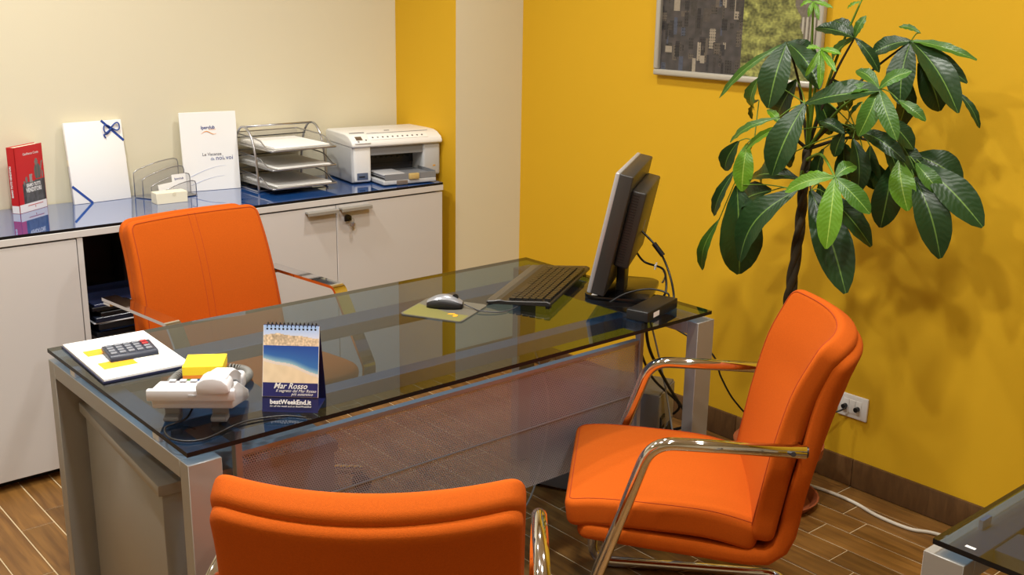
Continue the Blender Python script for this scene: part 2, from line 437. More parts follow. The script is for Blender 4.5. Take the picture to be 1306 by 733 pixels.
# ceiling downlights (fixtures of the lamps above, the last one for the added fill)
for lx, ly, w in LAMPS:
    t = thing('ceiling_downlight', 'round recessed ceiling downlight with white ring', 'light', (lx, ly, h), group='ceiling downlights')
    bm = B(); lathe(bm, [(.10, 0), (.10, -.012), (.078, -.016), (.074, 0)], 28); obj('ring', bm, M_WHITEP, t, smooth=True)
    bm = B(); lathe(bm, [(.074, -.004), (.0001, -.004)], 28); obj('lens', bm, mat('lamp_lens', (255, 240, 214), .4, emit=6.0), t)

# ---------------------------------------------------------------- glass desks
def glass_slab(name, L, D, z0, z1, parent):
    bm = B()
    for f in box(bm, -L/2, L/2, -D/2, D/2, z0, z1):
        c = f.calc_center_median(); f.material_index = 0 if c.z > z1-1e-5 else (1 if c.z < z0+1e-5 else 2)
    return obj(name, bm, [M_TOPGLASS, M_LOWGLASS, M_GLASSEDGE], parent)

def make_desk(label, L, D, loc, rz, panel=True):
    t = thing('glass_desk', label, 'desk', loc, rz)
    glass_slab('glass_top', L, D, .730, .740, t)
    LW, LT, FT = .072, .040, .712
    for s in (-1, 1):
        xa, xb = (-L/2, -L/2+LW) if s < 0 else (L/2+.014-LW, L/2+.014)
        for q in (-1, 1):
            ya, yb = (-D/2, -D/2+LT) if q < 0 else (D/2-LT, D/2)
            lg = boxo('leg', (xa, xb, ya, yb, .012, FT), M_ALU, t, .0012, seg=1)
            bm = B(); lathe(bm, [(.0001, 0), (.016, 0), (.016, .012)], 14, ((xa+xb)/2, (ya+yb)/2)); obj('foot', bm, M_BLACK, lg)
        boxo('end_beam', (xa, xb, -D/2+LT, D/2-LT, FT-.040, FT), M_ALU, t, .0012, seg=1)
        for yy in (-D*.30, D*.30): boxo('spacer', ((xa+.004 if s < 0 else xb-.030), (xa+.030 if s < 0 else xb-.022), yy-.016, yy+.016, FT, .730), M_LAM, t)
    for yc, hw_ in ((-.193, .024), (.255, .045)):
        boxo('cross_beam', (-L/2+LW, L/2+.014-LW, yc-hw_, yc+hw_, FT-.040, FT-.005), M_ALU, t, .0012, seg=1)
    if panel:
        xa, xb, yp, zt, zb = .468-1.0955, 1.722-1.0955, -.285, .645, .315
        mp = B(); box(mp, xa, xb, yp-.0008, yp+.0008, zb, zt); pn = obj('modesty_panel', mp, M_MESH, t)
        boxo('panel_rail', (xa, xb, yp-.004, yp+.016, zt, zt+.010), M_ALU, pn)
        boxo('panel_seam', (xa, xb, yp-.003, yp+.003, .486, .4895), M_ALU, pn)
        for a, b in ((xa-.016, xa), (xb, xb+.016)): boxo('panel_post', (a, b, yp-.008, yp+.012, zb, FT-.006), M_ALU, t, .001, seg=1); boxo('panel_bracket', (a, b, yp+.012, -.217, FT-.036, FT-.010), M_ALU, t)
    return t
make_desk('long smoked glass desk with silver frame and perforated front panel', 1.60, .8146, (1.0955, 0.0, 0), 0)
d2 = make_desk('second smoked glass desk with silver leg by the yellow wall', 1.60, .8146, (1.124+.4073, -1.515-.80, 0), PI/2, False)
boxo('maker_sticker', (.735, .752, .385, .392, .7402, .7406), M_WHITEP, d2)

# drawer pedestal under the left end of the desk
t = thing('drawer_pedestal', 'grey metal drawer pedestal standing under the end of the glass desk', 'pedestal', (.535, .05, 0), math.radians(-4.0))
boxo('body', (-.205, .205, -.29, .27, .05, .575), M_ALUD, t, .003)
boxo('top_panel', (-.215, .21, -.30, .285, .577, .602), M_ALUD, t, .002)
for i, (a, b) in enumerate(((.055, .22), (.225, .39), (.395, .57))):
    d = boxo('drawer', (-.2, .2, .27, .288, a, b), M_ALUD, t, .002); boxo('handle', (-.06, .06, .288, .306, b-.03, b-.018), M_ALU, d, .002)
for sx in (-1, 1):
    for sy in (-1, 1):
        bm = B(); tube(bm, [(sx*.17-.012, sy*.23, .025), (sx*.17+.012, sy*.23, .025)], .025, 14); obj('caster', bm, M_BLACK, t, smooth=True)

# ---------------------------------------------------------------- chairs
def curve2(pts):
    """Arc-length parametrised smooth curve in (y, z); returns (length, f(s) -> point, tangent)."""
    P = smooth_path([Vector((0, a, b)) for a, b in pts], 10); acc = [0]
    for a, b in zip(P, P[1:]): acc.append(acc[-1]+(b-a).length)
    T = [((P[min(i+1, len(P)-1)]-P[max(i-1, 0)]).normalized()) for i in range(len(P))]
    def f(s):
        if s <= 0: return P[0]+T[0]*s, T[0]
        if s >= acc[-1]: return P[-1]+T[-1]*(s-acc[-1]), T[-1]
        for i in range(len(P)-1):
            if acc[i+1] >= s:
                k = (s-acc[i])/(acc[i+1]-acc[i]); return P[i].lerp(P[i+1], k), T[i].lerp(T[i+1], k).normalized()
    return acc[-1], f

def swept_pad(name, pts, hw, hz, rc, re, m, parent, concave=0.0, crown=0.0, flip=1, wfun=None, nin=16, cz=None, seam=0):
    L, f = curve2(pts); bm = B()
    def warp(x, y, z):
        s = y+L/2; p, tg = f(s); n = Vector((0, -tg.z, tg.y))*flip
        k = wfun(s/L) if wfun else 1.0; X = x*k; q = (x/hw)
        c = concave*(1-q*q)
        if cz: c *= cz(s/L)
        cr = crown*max(0, 1-q*q)*max(0, 1-((y)/(L/2))**2) if z > 0 else 0
        o = p + n*(z+cr) ; o.x = X; o.y -= c
        return o
    pad(bm, hw, L/2, hz, rc, re, warp, nin); o = obj(name, bm, m, parent, smooth='all')
    if seam:
        hx_, hy_, r_ = hw-seam, L/2-seam, max(rc-seam, .008); P = []
        for cx_, cy_, a0 in ((hx_-r_, hy_-r_, 0), (-hx_+r_, hy_-r_, PI/2), (-hx_+r_, -hy_+r_, PI), (hx_-r_, -hy_+r_, 1.5*PI)):
            P += [(cx_+r_*math.cos(a0+PI/2*i/5), cy_+r_*math.sin(a0+PI/2*i/5)) for i in range(6)]
        Q = []
        for (a, b), (c, d) in zip(P, P[1:]+P[:1]):
            n_ = max(1, int(math.hypot(c-a, d-b)/.02)); Q += [(a+(c-a)*i/n_, b+(d-b)*i/n_) for i in range(n_)]
        bm = B(); tube(bm, [warp(a, b, hz+.0001) for a, b in Q], .0011, 5, closed=True); obj('seam', bm, M_SEAM, o, smooth='all')
    return o

def visitor_chair(label, loc, th):
    t = thing('visitor_chair', label, 'chair', (loc[0], loc[1], 0), th, 'orange visitor chairs')
    w = .283
    # seat: front surface up
    swept_pad('seat', [(-.195, .390), (-.08, .418), (.06, .428), (.19, .432), (.262, .424)], .244, .034, .03, .016, M_ORANGE, t, crown=.016, flip=1, seam=.014)
    # backrest cushion: the sitter's side faces +y
    cb = lambda k: min(1, max(0, k*1.6))
    swept_pad('backrest', [(-.198, .385), (-.213, .50), (-.230, .62), (-.258, .745), (-.300, .840), (-.318, .873)], .250, .029, .032, .018, M_ORANGE, t, concave=.075, flip=-1, cz=cb, seam=.014)
    swept_pad('shell', [(.232, .386), (.10, .372), (-.06, .356), (-.17, .345), (-.225, .352), (-.256, .40), (-.268, .50), (-.288, .62), (-.306, .74), (-.328, .81), (-.342, .846)], .246, .022, .03, .017, M_ORANGE, t, concave=.068, flip=1, cz=lambda k: min(1, max(0, (k-.55)*3)), nin=24)
    # piping along the cushion edges
    bm = B()
    path = [(-w, -.275, .640), (-w, .068, .640), (-w, .188, .27), (-w, .215, .0155), (-w, -.34, .0155), (w, -.34, .0155), (w, .215, .0155), (w, .188, .27), (w, .068, .640), (w, -.275, .640)]
    tube(bm, fillet(path, [.075, .5, .06, .06, .06, .06, .5, .075], 8), .0155, 16); obj('frame_tube', bm, M_CHROME, t, smooth='all')
    for s in (-1, 1):
        bm = B(); tube(bm, [(s*w, -.275, .640), (s*w, -.279, .640)], .0125, 16); obj('tube_plug', bm, M_BLACK, t)
        bm = B(); tube(bm, [(s*w, -.245, .640), (s*(w+.0165), -.245, .640)], .006, 12); obj('bolt', bm, M_DGREY, t)
        bm = B(); tube(bm, [(s*w, -.245, .640), (s*.20, -.27, .640)], .010, 10); obj('back_bracket', bm, M_CHROME, t)
    bm = B(); tube(bm, fillet([(-w, .150, .385), (-.2, .145, .352), (.2, .145, .352), (w, .150, .385)], .02), .011, 10); obj('seat_bar', bm, M_CHROME, t, smooth='all')
    return t
v1 = visitor_chair('orange cantilever visitor chair beside the potted tree, seat facing the desk', (1.480, -.648), .742)
v2 = copy_tree(v1); v2.location = (.553, -.734, 0); v2.rotation_euler = (0, 0, -.71)
v2['label'] = 'orange cantilever visitor chair turned with its curved back outward before the perforated panel'

def office_chair():
    t = thing('office_chair', 'orange swivel office chair with flat chrome arms between desk and sideboard', 'chair', (1.010, .60, 0), PI+.11)
    bpts = [(-.295, .44), (-.312, .56), (-.335, .68), (-.37, .80), (-.415, .905)]
    b = swept_pad('backrest', bpts, .256, .030, .036, .018, M_ORANGE, t, concave=.03, flip=-1, wfun=lambda k: 1.02-.09*k, seam=.014)
    L, f = curve2(bpts)
    for dx in (-.012, .012):
        bm = B(); pts = []
        for i in range(24):
            p, tg = f(L*(.02+.96*i/23)); n = Vector((0, tg.z, -tg.y)); q = p+n*.0300; q.y -= .03*(1-(dx/.25)**2); pts.append((dx, q.y, q.z))
        tube(bm, pts, .0008, 6); obj('stitch_line', bm, M_SEAM, b)
    swept_pad('shell', [(y-.052, z) for y, z in bpts], .246, .022, .045, .018, M_ORANGE, t, concave=.03, flip=-1, wfun=lambda k: 1.02-.09*k)
    swept_pad('seat', [(-.28, .425), (-.15, .428), (0, .435), (.10, .436), (.165, .425)], .245, .034, .06, .02, M_ORANGE, t, crown=.012)
    swept_pad('seat_pan', [(-.27, .38), (0, .385), (.13, .385)], .232, .018, .05, .012, M_ORANGE, t)
    prof = [(-.007, -.024), (.007, -.024), (.007, .024), (-.007, .024)]
    for s in (-1, 1):
        xx = s*.30; bm = B()
        pts = fillet([(xx, -.42, .678), (xx, -.035, .678), (xx, .115, .44), (xx, .11, .385), (s*.12, .05, .372)], [.03, .05, .03], 6)
        # keep the strap flat: build it from explicit cross-sections along X
        ring = []
        P = [Vector(p) for p in pts]
        for i, p in enumerate(P):
            tg = (P[min(i+1, len(P)-1)]-P[max(i-1, 0)]).normalized(); a = Vector((1, 0, 0)) if abs(tg.x) < .5 else Vector((0, 1, 0))
            a = (a-tg*a.dot(tg)).normalized(); n = tg.cross(a)
            ring.append([bm.verts.new(p+a*u+n*v) for u, v in ((-.024, -.005), (.024, -.005), (.024, .005), (-.024, .005))])
        for A, C in zip(ring, ring[1:]):
            for k in range(4): bm.faces.new((A[k], A[(k+1) % 4], C[(k+1) % 4], C[k]))
        bm.faces.new(ring[0]); bm.faces.new(ring[-1]); obj('armrest', bm, M_CHROME, t, smooth=True)
        boxo('arm_bracket', (xx-.05 if s > 0 else xx-.024, xx+.024 if s > 0 else xx+.05, -.41, -.37, .664, .672), M_CHROME, t)
    bm = B(); lathe(bm, [(.028, .10), (.028, .25), (.018, .25), (.018, .375)], 18); obj('gas_column', bm, M_CHROME, t, smooth=True)
    for i in range(5):
        a = 2*PI*i/5+.3; c, s_ = math.cos(a), math.sin(a)
        bm = B(); tube(bm, [(c*.02, s_*.02, .11), (c*.16, s_*.16, .10), (c*.29, s_*.29, .075)], [.024, .02, .014], 10); lg = obj('base_leg', bm, M_CHROME, t, smooth=True)
        bm = B(); tube(bm, [(c*.29-s_*.02, s_*.29+c*.02, .028), (c*.29+s_*.02, s_*.29-c*.02, .028)], .028, 16); obj('caster', bm, M_BLACK, lg, smooth=True)
office_chair()

# ---------------------------------------------------------------- sideboard along the back wall
SF, SB, ZS, ZG = 1.2485, 1.695, .822, .855       # front, back, carcass top, glass top
M_NICHE = mat('shade_dark_board', (52, 44, 40), .55)  # brown darkened mostly for the niche's shade, put into the board colour
def cabinet(label, xa, xb, doors, open_front=False):
    t = thing('sideboard_cabinet', label, 'cabinet', ((xa+xb)/2, (SF+SB)/2, 0)); w = (xb-xa)/2; d = (SB-SF)/2
    bm = B()
    for s in (-1, 1): box(bm, *sorted((s*w, s*(w-.018))), -d+(.001 if open_front else .020), d, .035, ZS-.002)
    box(bm, -w+.018, w-.018, -d+(.001 if open_front else .020), d, .035, .053)
    obj('carcass', bm, M_LAM, t)
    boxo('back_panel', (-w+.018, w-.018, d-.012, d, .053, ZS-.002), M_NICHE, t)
    boxo('plinth', (-w+.002, w-.002, -d+.06, d-.02, 0, .035), M_BLACK, t)
    for (a, b, hx, key) in doors:
        dr = boxo('door', (a+.0015, b-.0015, -d, -d+.0185, .037, ZS-.006), M_LAM, t, .0012, seg=1)
        if hx is not None:
            bm = B(); prism(bm, [(-d, .806), (-d-.026, .806), (-d-.028, .803), (-d-.028, .792), (-d-.024, .792), (-d-.023, .800), (-d, .800)], hx[0], hx[1], 0); obj('handle', bm, M_ALU, dr)
        if key:
            bm = B(); tube(bm, [(key, -d, .762), (key, -d-.010, .762)], .013, 18); lk = obj('lock', bm, M_BLACK, dr)
            bm = B(); box(bm, key-.022, key+.010, -d-.020, -d-.013, .752, .772); bevel(bm, .003, 2); tube(bm, [(key, -d-.02, .762), (key, -d, .762)], .003, 8); obj('key_head', bm, M_BLACKG, dr, smooth=True)
            bm = B(); tube(bm, [(key+.012+.009*math.cos(a_), -d-.017, .752+.009*math.sin(a_)) for a_ in [2*PI*i/14 for i in range(14)]], .0012, 6, closed=True)
            box(bm, key+.013, key+.018, -d-.018, -d-.0155, .712, .745); box(bm, key+.018, key+.022, -d-.018, -d-.0155, .716, .722); lathe(bm, [(.0001, .728), (.009, .731), (.009, .742), (.0001, .745)], 12, (key+.016, -d-.017)); obj('hanging_key', bm, M_WIRE, dr)
    return t
cabinet('white two-door sideboard cabinet with bar handles and a hanging key', 1.150, 2.171, [(-.5105, -.003, (-.14, -.006), None), (-.003, .5105, (.008, .146), .045)])
nt_ = cabinet('open sideboard shelf unit with stacked folders behind the office chair', .672, 1.148, [], True)
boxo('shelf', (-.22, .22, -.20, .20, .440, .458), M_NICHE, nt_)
for s in (-1, 1): boxo('inner_side', (*sorted((s*.2185, s*.2200)), -.21, .21, .053, .815), M_NICHE, nt_)  # thin dark liners carry the niche shade as colour
cabinet('white sideboard cabinet with plain doors beside the open shelf unit', -.350, .670, [(-.51, 0, None, None), (0, .51, None, None)])
t = boxo('worktop_board', (-.352, 2.173, SF-.003, SB, ZS, .845), M_LAM, None, .0012, seg=1)
tag(t, 'long white laminate top board lying over the sideboard cabinets', 'worktop')
bm = B()
for f in box(bm, -.352, 2.172, SF-.001, SB-.002, .8455, ZG):
    f.material_index = 0 if f.calc_center_median().z > ZG-1e-4 else 1
t = obj('sideboard_glass', bm, [M_BLUEGLASS, M_GLASSEDGE]); tag(t, 'long reflective blue glass sheet covering the sideboard top', 'glass sheet')

# folders stacked on the shelf of the open unit
zz = .4585
STACK = [((24, 26, 32), .016, 'black folder at the bottom of the shelf stack', 'folder'), ((30, 70, 150), .010, 'glossy blue folder low in the shelf stack', 'folder'),
         ((22, 24, 30), .022, 'thick black ring binder lying in the shelf stack', 'binder'), ((196, 198, 204), .005, 'thin pale grey folder between the black binders', 'folder'),
         ((36, 42, 58), .018, 'slate blue binder lying above the pale grey folder', 'binder'), ((18, 18, 22), .016, 'black document case lying under the white sheets', 'folder'),
         ((222, 220, 214), .006, 'loose white sheets lying near the top of the shelf stack', 'paper'), ((16, 17, 22), .014, 'black folder lying directly on the white sheets', 'folder'), ((44, 52, 84), .010, 'dark blue magazine on top of the shelf stack', 'magazine')]
for i, (c, th_, lb, ct) in enumerate(STACK):
    o = B(); prism(o, fillet_outline if False else [(-.15, -.125), (.15, -.125), (.15, .125), (-.15, .125)], 0, th_-.0006, 2); bevel(o, .0014, 1)
    o = obj(ct.replace(' ', '_') if ct != 'paper' else 'paper_sheets', o, mat('cover_%d' % i, c, .25 if i in (1, 8, 4) else .45), None, (.872+R.uniform(-.012, .012), 1.410+R.uniform(-.012, .012), zz), (0, 0, R.uniform(-.05, .05)))
    tag(o, lb, ct); zz += th_
t = thing('carton', 'small dark carton with yellow sticker at the back of the open shelf unit', 'carton', (.98, 1.60, .4585))
boxo('box', (-.05, .05, -.05, .05, 0, .30), mat('dark_carton', (60, 54, 48), .7), t, .002)
boxo('sticker', (-.035, .02, -.0508, -.0502, .19, .29), mat('pale_sticker', (180, 172, 140), .6), t)
boxo('yellow_mark', (-.012, .010, -.0512, -.0508, .24, .275), mat('yellow_mark', (220, 180, 40), .6), t)

# ---- red book
bw, bh, bt = .147, .228, .030
t = thing('red_book', 'red hardback book standing upright on the blue glass', 'book', (.599, 1.578, ZG), math.radians(36))
boxo('page_block', (.003, bw-.002, .002, bt-.002, .002, bh-.003), M_CREAMP, t)
M_RED = mat('red_cover', (196, 26, 32), .3)
bm = B(); box(bm, 0, bw, .0, .0015, 0, bh); box(bm, 0, bw, bt-.0015, bt, 0, bh); box(bm, 0, .0015, 0, bt, 0, bh); obj('cover', bm, M_RED, t)
def book_fn(u, v):
    red, wht = (198, 28, 34), (238, 236, 238)
    if v > .88: return wht
    def ell(cx, cy, rx, ry): return ((u-cx)/rx)**2+((v-cy)/ry)**2 < 1
    g = 110+30*noise.noise((u*14, v*14, 3.0))
    if ell(.74, .27, .06, .055): return (120, 112, 108)
    if ell(.76, .42, .13, .13) and v < .52: return (96+20*math.sin(u*60), 98, 94)
    if abs((u-.86)-(.42-v)*.55) < .028 and .26 < v < .42: return (128, 120, 114)
    if .44 < u < .56 and .44 < v < .56 and not ell(.55, .50, .02, .04): return (150, 150, 146)
    if ell(.33, .51, .04, .05) or ell(.93, .47, .035, .06) or ell(.24, .56, .03, .04): return (120, 116, 112)
    if v > .545+.03*(.6-u) and u > .18: return (g*.8, g*.8, g*.82) if .26 < u < .9 else (g*.62, g*.6, g*.62)
    return red
raster('cover_picture', bw-.004, bh-.002, 52, 80, book_fn, t, (.002, -.0006, .001))
raster('spine_print', bt-.002, .026, 2, 2, lambda u, v: (238, 236, 238), t, (-.0006, bt-.001, .001), (0, 0, -PI/2))
lettering('Gianfranco Conte', .0125, M_WHITEP, t, (bw*.56, -.0012, bh*.86), align='CENTER', sx=.92)
lettering('SIAMO TUTTI', .0165, M_WHITEP, t, (bw*.56, -.0012, bh*.375), align='CENTER', sx=.75, bold=.0006)
lettering('VENDITORI', .021, M_WHITEP, t, (bw*.56, -.0012, bh*.295), align='CENTER', sx=.75, bold=.0007)
lettering('SIAMO TUTTI VENDITORI', .0095, M_WHITEP, t, (-.001, bt*.62, bh*.24), rot=(PI/2, -PI/2, -PI/2), bold=.0004)
bm = B(); box(bm, bw*.3, bw*.85, -.0012, -.0007, bh*.088, bh*.096); box(bm, bw*.56, bw*.575, -.0012, -.0007, bh*.045, bh*.075); obj('red_strip', bm, M_RED, t)

# ---- white box folder with blue ribbon
t = thing('ribbon_folder', 'white box folder tied with blue ribbon and bow leaning on the cream wall', 'folder', (.803, 1.632, ZG+.0005), math.radians(3.5), rot=(math.radians(-7.5), 0, math.radians(3.5)))
fw, fh, fd = .214, .292, .016
boxo('box', (0, fw, 0, fd, 0, fh), M_PAPER, t, .002)
boxo('closing_tab', (fw-.001, fw+.0015, .002, .014, fh*.47, fh*.55), M_CREAMP, t); boxo('closing_tab', (-.0015, .001, .002, .014, fh*.47, fh*.55), M_CREAMP, t)
def strip(bm, a, b, wd, y=-.0012):
    a, b = Vector((a[0], y, a[1])), Vector((b[0], y, b[1])); n = Vector((-(b-a).z, 0, (b-a).x)).normalized()*wd/2
    q = [a-n, b-n, b+n, a+n]; v = [bm.verts.new(p) for p in q]+[bm.verts.new(p+Vector((0, .0011, 0))) for p in q]
    for i in ((0, 1, 2, 3), (7, 6, 5, 4), (0, 4, 5, 1), (1, 5, 6, 2), (2, 6, 7, 3), (3, 7, 4, 0)): bm.faces.new([v[j] for j in i])
bm = B(); strip(bm, (fw*.645, fh), (fw, fh*.735), .0085); obj('ribbon', bm, M_RIBBON, t)
bm = B(); strip(bm, (0, fh*.225), (fw*.31, 0), .0085); obj('ribbon', bm, M_RIBBON, t)
kc = (fw*.80, fh*.885)
bm = B()
for s in (-1, 1):
    loop = [(kc[0]+s*.030*math.sin(a)*(1.0), kc[1]+.006+.014*math.sin(2*a)*1.0*(1 if s > 0 else 1)+.004*s*math.sin(a)) for a in [PI*i/16 for i in range(17)]]
    tube(bm, [(x, -.004-.004*math.sin(PI*i/16), z) for i, (x, z) in enumerate(loop)], .0026, 6)
tube(bm, smooth_path([(kc[0], -.003, kc[1]), (kc[0]-.014, -.003, kc[1]-.014), (kc[0]-.030, -.003, kc[1]-.018), (kc[0]-.024, -.003, kc[1]-.030)], 5), .0024, 6)
obj('bow', bm, M_RIBBON, t, smooth='all')

# ---- white presentation folder
t = thing('presentation_folder', 'white presentation folder with blue lettering leaning on the cream wall', 'folder', (1.226, 1.640, ZG+.0005), rot=(math.radians(-5), 0, math.radians(-10)))
fw, fh = .218, .302
boxo('cover', (0, fw, 0, .010, 0, fh), M_PAPER, t, .001, seg=1)
bm = B()
for z_a, x_a, ww in ((.095, .46, .05), (.04, .40, .045)):
    pass
bm.free()
lettering('Iperclub', .0175, M_INKBLUE, t, (fw*.36, -.0008, fh*.785), bold=.0003, sx=.95)
M_INKOR = mat('orange_ink', (232, 150, 70), .6)
bm = B(); P = [(fw*.36+fw*.27*i/16, -.0006, fh*.735+.006*math.sin(-.6+2*PI*i/16*1.0)) for i in range(17)]; tube(bm, P, [.0004+.0012*math.sin(PI*i/16) for i in range(17)], 6); obj('logo_wave', bm, M_INKOR, t)
boxo('logo_line', (fw*.50, fw*.625, -.0006, -.0001, fh*.772, fh*.777), M_INKOR, t)
M_INKGR = mat('grey_ink', (90, 92, 104), .6)
lettering('Le Vacanze', .0165, M_INKGR, t, (fw*.35, -.0008, fh*.445)); lettering('da', .0165, mat('pale_blue_ink', (110, 130, 175), .6), t, (fw*.49, -.0008, fh*.385))
lettering('noi', .024, M_INKBLUE, t, (fw*.585, -.0008, fh*.385)); lettering('a', .012, M_INKGR, t, (fw*.725, -.0008, fh*.385)); lettering('voi', .024, M_INKBLUE, t, (fw*.765, -.0008, fh*.385))
for z0_, z1_, x1_ in ((.19, .31, .75), (.08, .18, .72)):
    bm = B(); P = [(fw*(.12+(x1_-.12)*i/14), -.0005, fh*(z0_+(z1_-z0_)*math.sin(PI/2*i/14))) for i in range(15)]; tube(bm, P, [.0003+.0010*(1-i/14) for i in range(15)], 5); obj('printed_swoosh', bm, mat('pale_swoosh', (196, 204, 226), .6), t)

# ---- wire letter holder with cards, card box in front
t = thing('letter_holder', 'silver wire mesh letter holder with four arched dividers', 'letter holder', (1.135, 1.600, ZG+.001), math.radians(9))
for i in range(4):
    yy = .058-.038*i; hl, hr = .098-.024*i, .130-.024*i; xa, xb = -.098+.012*i, .092
    P = [(xa, yy, .003), (xa, yy, hl*.95)]+[(xa+(xb-xa)*k/10, yy, hl+(hr-hl)*math.sin(PI/2*k/9.2)) for k in range(1, 10)]+[(xb-.004, yy, hr-.004), (xb, yy, hr-.016), (xb, yy, .003)]
    bm = B(); tube(bm, P, .0018, 8); dv = obj('divider_wire', bm, M_WIRE, t, smooth='all')
    bm = B(); vs_ = [bm.verts.new((p[0], p[1], p[2])) for p in P]; bm.faces.new(vs_); obj('divider_mesh', bm, M_FINE, dv)
bm = B(); tube(bm, [(-.098, .058, .002), (-.062, -.060, .002), (.092, -.060, .002), (.092, .058, .002)], .0018, 8, closed=True); obj('base_wire', bm, M_WIRE, t)
bm = B(); v = [bm.verts.new(p) for p in ((-.098, .058, .002), (-.062, -.060, .002), (.092, -.060, .002), (.092, .058, .002))]; bm.faces.new(v); obj('base_mesh', bm, mat('fine_sheet', (150, 148, 146), .5, .5), t)
for (lx_, ly_, ww, hh_, rz_, lb) in ((.040, -.030, .060, .078, 0, 'white visiting card with blue lettering upright in the letter holder'), (-.010, -.040, .085, .052, .08, 'plain pale note card tilted in the letter holder')):
    c_, s_ = math.cos(math.radians(9)), math.sin(math.radians(9))
    k = thing('visiting_card', lb, 'card', (1.135+lx_*c_-ly_*s_, 1.600+lx_*s_+ly_*c_, ZG+.006), rot=(math.radians(-6), -rz_, math.radians(9)))
    boxo('card', (-ww/2, ww/2, -.0006, .0006, 0, hh_), M_PAPER, k)
    if hh_ > .06: lettering('Iperclub', .012, M_INKBLUE, k, (0, -.0012, hh_*.74), align='CENTER')
t = thing('card_box', 'small cream cardboard card box in front of the letter holder', 'box', (1.098, 1.490, ZG), math.radians(-3))
boxo('box', (-.058, .058, -.028, .028, 0, .040), M_CREAMP, t, .001, seg=1)
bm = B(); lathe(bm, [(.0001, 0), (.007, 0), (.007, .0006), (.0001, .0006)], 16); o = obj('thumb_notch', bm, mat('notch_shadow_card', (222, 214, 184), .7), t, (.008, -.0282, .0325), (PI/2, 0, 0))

# ---- three-tier letter tray
TX, TY = 1.600, 1.530
t = thing('letter_tray', 'three-tier silver mesh letter tray beside the printer', 'letter tray', (TX, TY, ZG), math.radians(-1))
for s in (-1, 1):
    P = [(s*.150, -.066, .002), (s*.150, -.052, .12), (s*.150, -.030, .19), (s*.150, .005, .232), (s*.150, .045, .243), (s*.150, .085, .228), (s*.150, .118, .18), (s*.150, .138, .10), (s*.150, .148, .002)]
    bm = B(); tube(bm, smooth_path(P, 6), .0045, 10); obj('side_arch', bm, M_WIRE, t, smooth='all')
    bm = B(); tube(bm, [(s*.150, -.066, .003), (s*.150, .148, .003)], .003, 8); obj('foot_rail', bm, M_WIRE, t)
bm = B(); tube(bm, [(-.150, .045, .243), (.150, .045, .243)], .004, 10); obj('top_bar', bm, M_WIRE, t, smooth='all')
for yy in (-.064, .146):
    bm = B(); tube(bm, [(-.150, yy, .006), (.150, yy, .006)], .003, 8); obj('cross_wire', bm, M_WIRE, t)
TRZ = (.022, .094, .166)
for z in TRZ:
    hw = .140; f0, f1 = -.165, .150
    prof = [(f1, z+.045), (-.03, z+.040), (-.075, z+.034), (-.105, z+.018), (-.130, z+.006), (f0, z+.004)]
    bm = B(); rim = [(-hw, a, b) for a, b in prof]+[(hw, a, b) for a, b in prof[::-1]]
    rim = [Vector(p) for p in rim]; tube(bm, fillet(rim+[rim[0]], .012, 4)[:-1], .0028, 8, closed=True); tr = obj('tray', bm, M_WIRE, t, smooth='all')
    bm = B(); box(bm, -hw, hw, f0, f1, z, z+.001); obj('tray_floor', bm, mat('tray_sheet', (176, 174, 170), .45, .5), tr)
    for s in (-1, 1):
        bm = B(); v = [bm.verts.new((s*hw, a, b)) for a, b in prof]+[bm.verts.new((s*hw, f0, z)), bm.verts.new((s*hw, f1, z))]; bm.faces.new(v); obj('tray_side', bm, M_FINE, tr)
    bm = B(); v = [bm.verts.new(p) for p in ((-hw, f1, z), (hw, f1, z), (hw, f1, z+.045), (-hw, f1, z+.045))]; bm.faces.new(v); obj('tray_back', bm, M_FINE, tr)
    bm = B(); tube(bm, [(-.150, .10, z+.030), (.150, .10, z+.030)], .0022, 6); obj('hook_wire', bm, M_BLACK, tr)
for z, n_, lb in zip(TRZ, (.012, .009, .014), ('white paper stack in the lowest tier of the letter tray', 'white paper stack in the middle tier of the letter tray', 'white paper stack in the top tier of the letter tray')):
    bm = B()
    for i in range(4):
        a = R.uniform(-.02, .02); f = box(bm, -.118, .118, -.150, .140, n_*i/4, n_*(i+1)/4-.0004)
        for v in {v for q in f for v in q.verts}: v.co = Matrix.Rotation(a, 3, 'Z') @ v.co + Vector((R.uniform(-.004, .004), R.uniform(-.006, .004), 0))
    tag(obj('paper_stack', bm, M_PAPER, None, (TX, TY, ZG+z+.0015), (0, 0, math.radians(-1))), lb, 'paper')

# ---- printer
t = thing('inkjet_printer', 'white and grey all-in-one printer standing on the blue glass', 'printer', (1.838, 1.418, ZG), math.radians(-8.5))
W_, D_, H_ = .412, .262, .2
M_PGREY = mat('pale_grey_plastic', (188, 190, 192), .4)
def rb(bm, a, w=.006): 
    b2 = B(); box(b2, *a); bevel(b2, w, 3); tmp = bpy.data.meshes.new('tmp'); b2.to_mesh(tmp); b2.free(); bm.from_mesh(tmp); bpy.data.meshes.remove(tmp)
bm = B(); rb(bm, (.002, .088, .004, D_, .004, .150)); obj('left_housing', bm, M_PGREY, t, smooth=True)
bm = B(); rb(bm, (.010, .086, -.004, .02, .006, .152), .008); obj('left_front', bm, M_WHITEP, t, smooth=True)
bm = B(); rb(bm, (.326, W_-.004, .0, D_, .012, .150), .010); obj('right_housing', bm, M_PGREY, t, smooth=True)
bm = B(); box(bm, .08, .33, .10, D_-.002, .006, .148); obj('rear_housing', bm, M_DGREY, t)
bm = B(); box(bm, .08, .33, .012, .10, .128, .150); obj('cavity_roof', bm, M_MGREY, t)
bm = B(); box(bm, .088, .326, .004, .012, .112, .150); obj('cavity_lip', bm, M_MGREY, t)
bm = B(); box(bm, .090, .325, .094, .0995, .06, .10)
for i in range(9): box(bm, .10+.025*i, .112+.025*i, .088, .095, .085, .09)
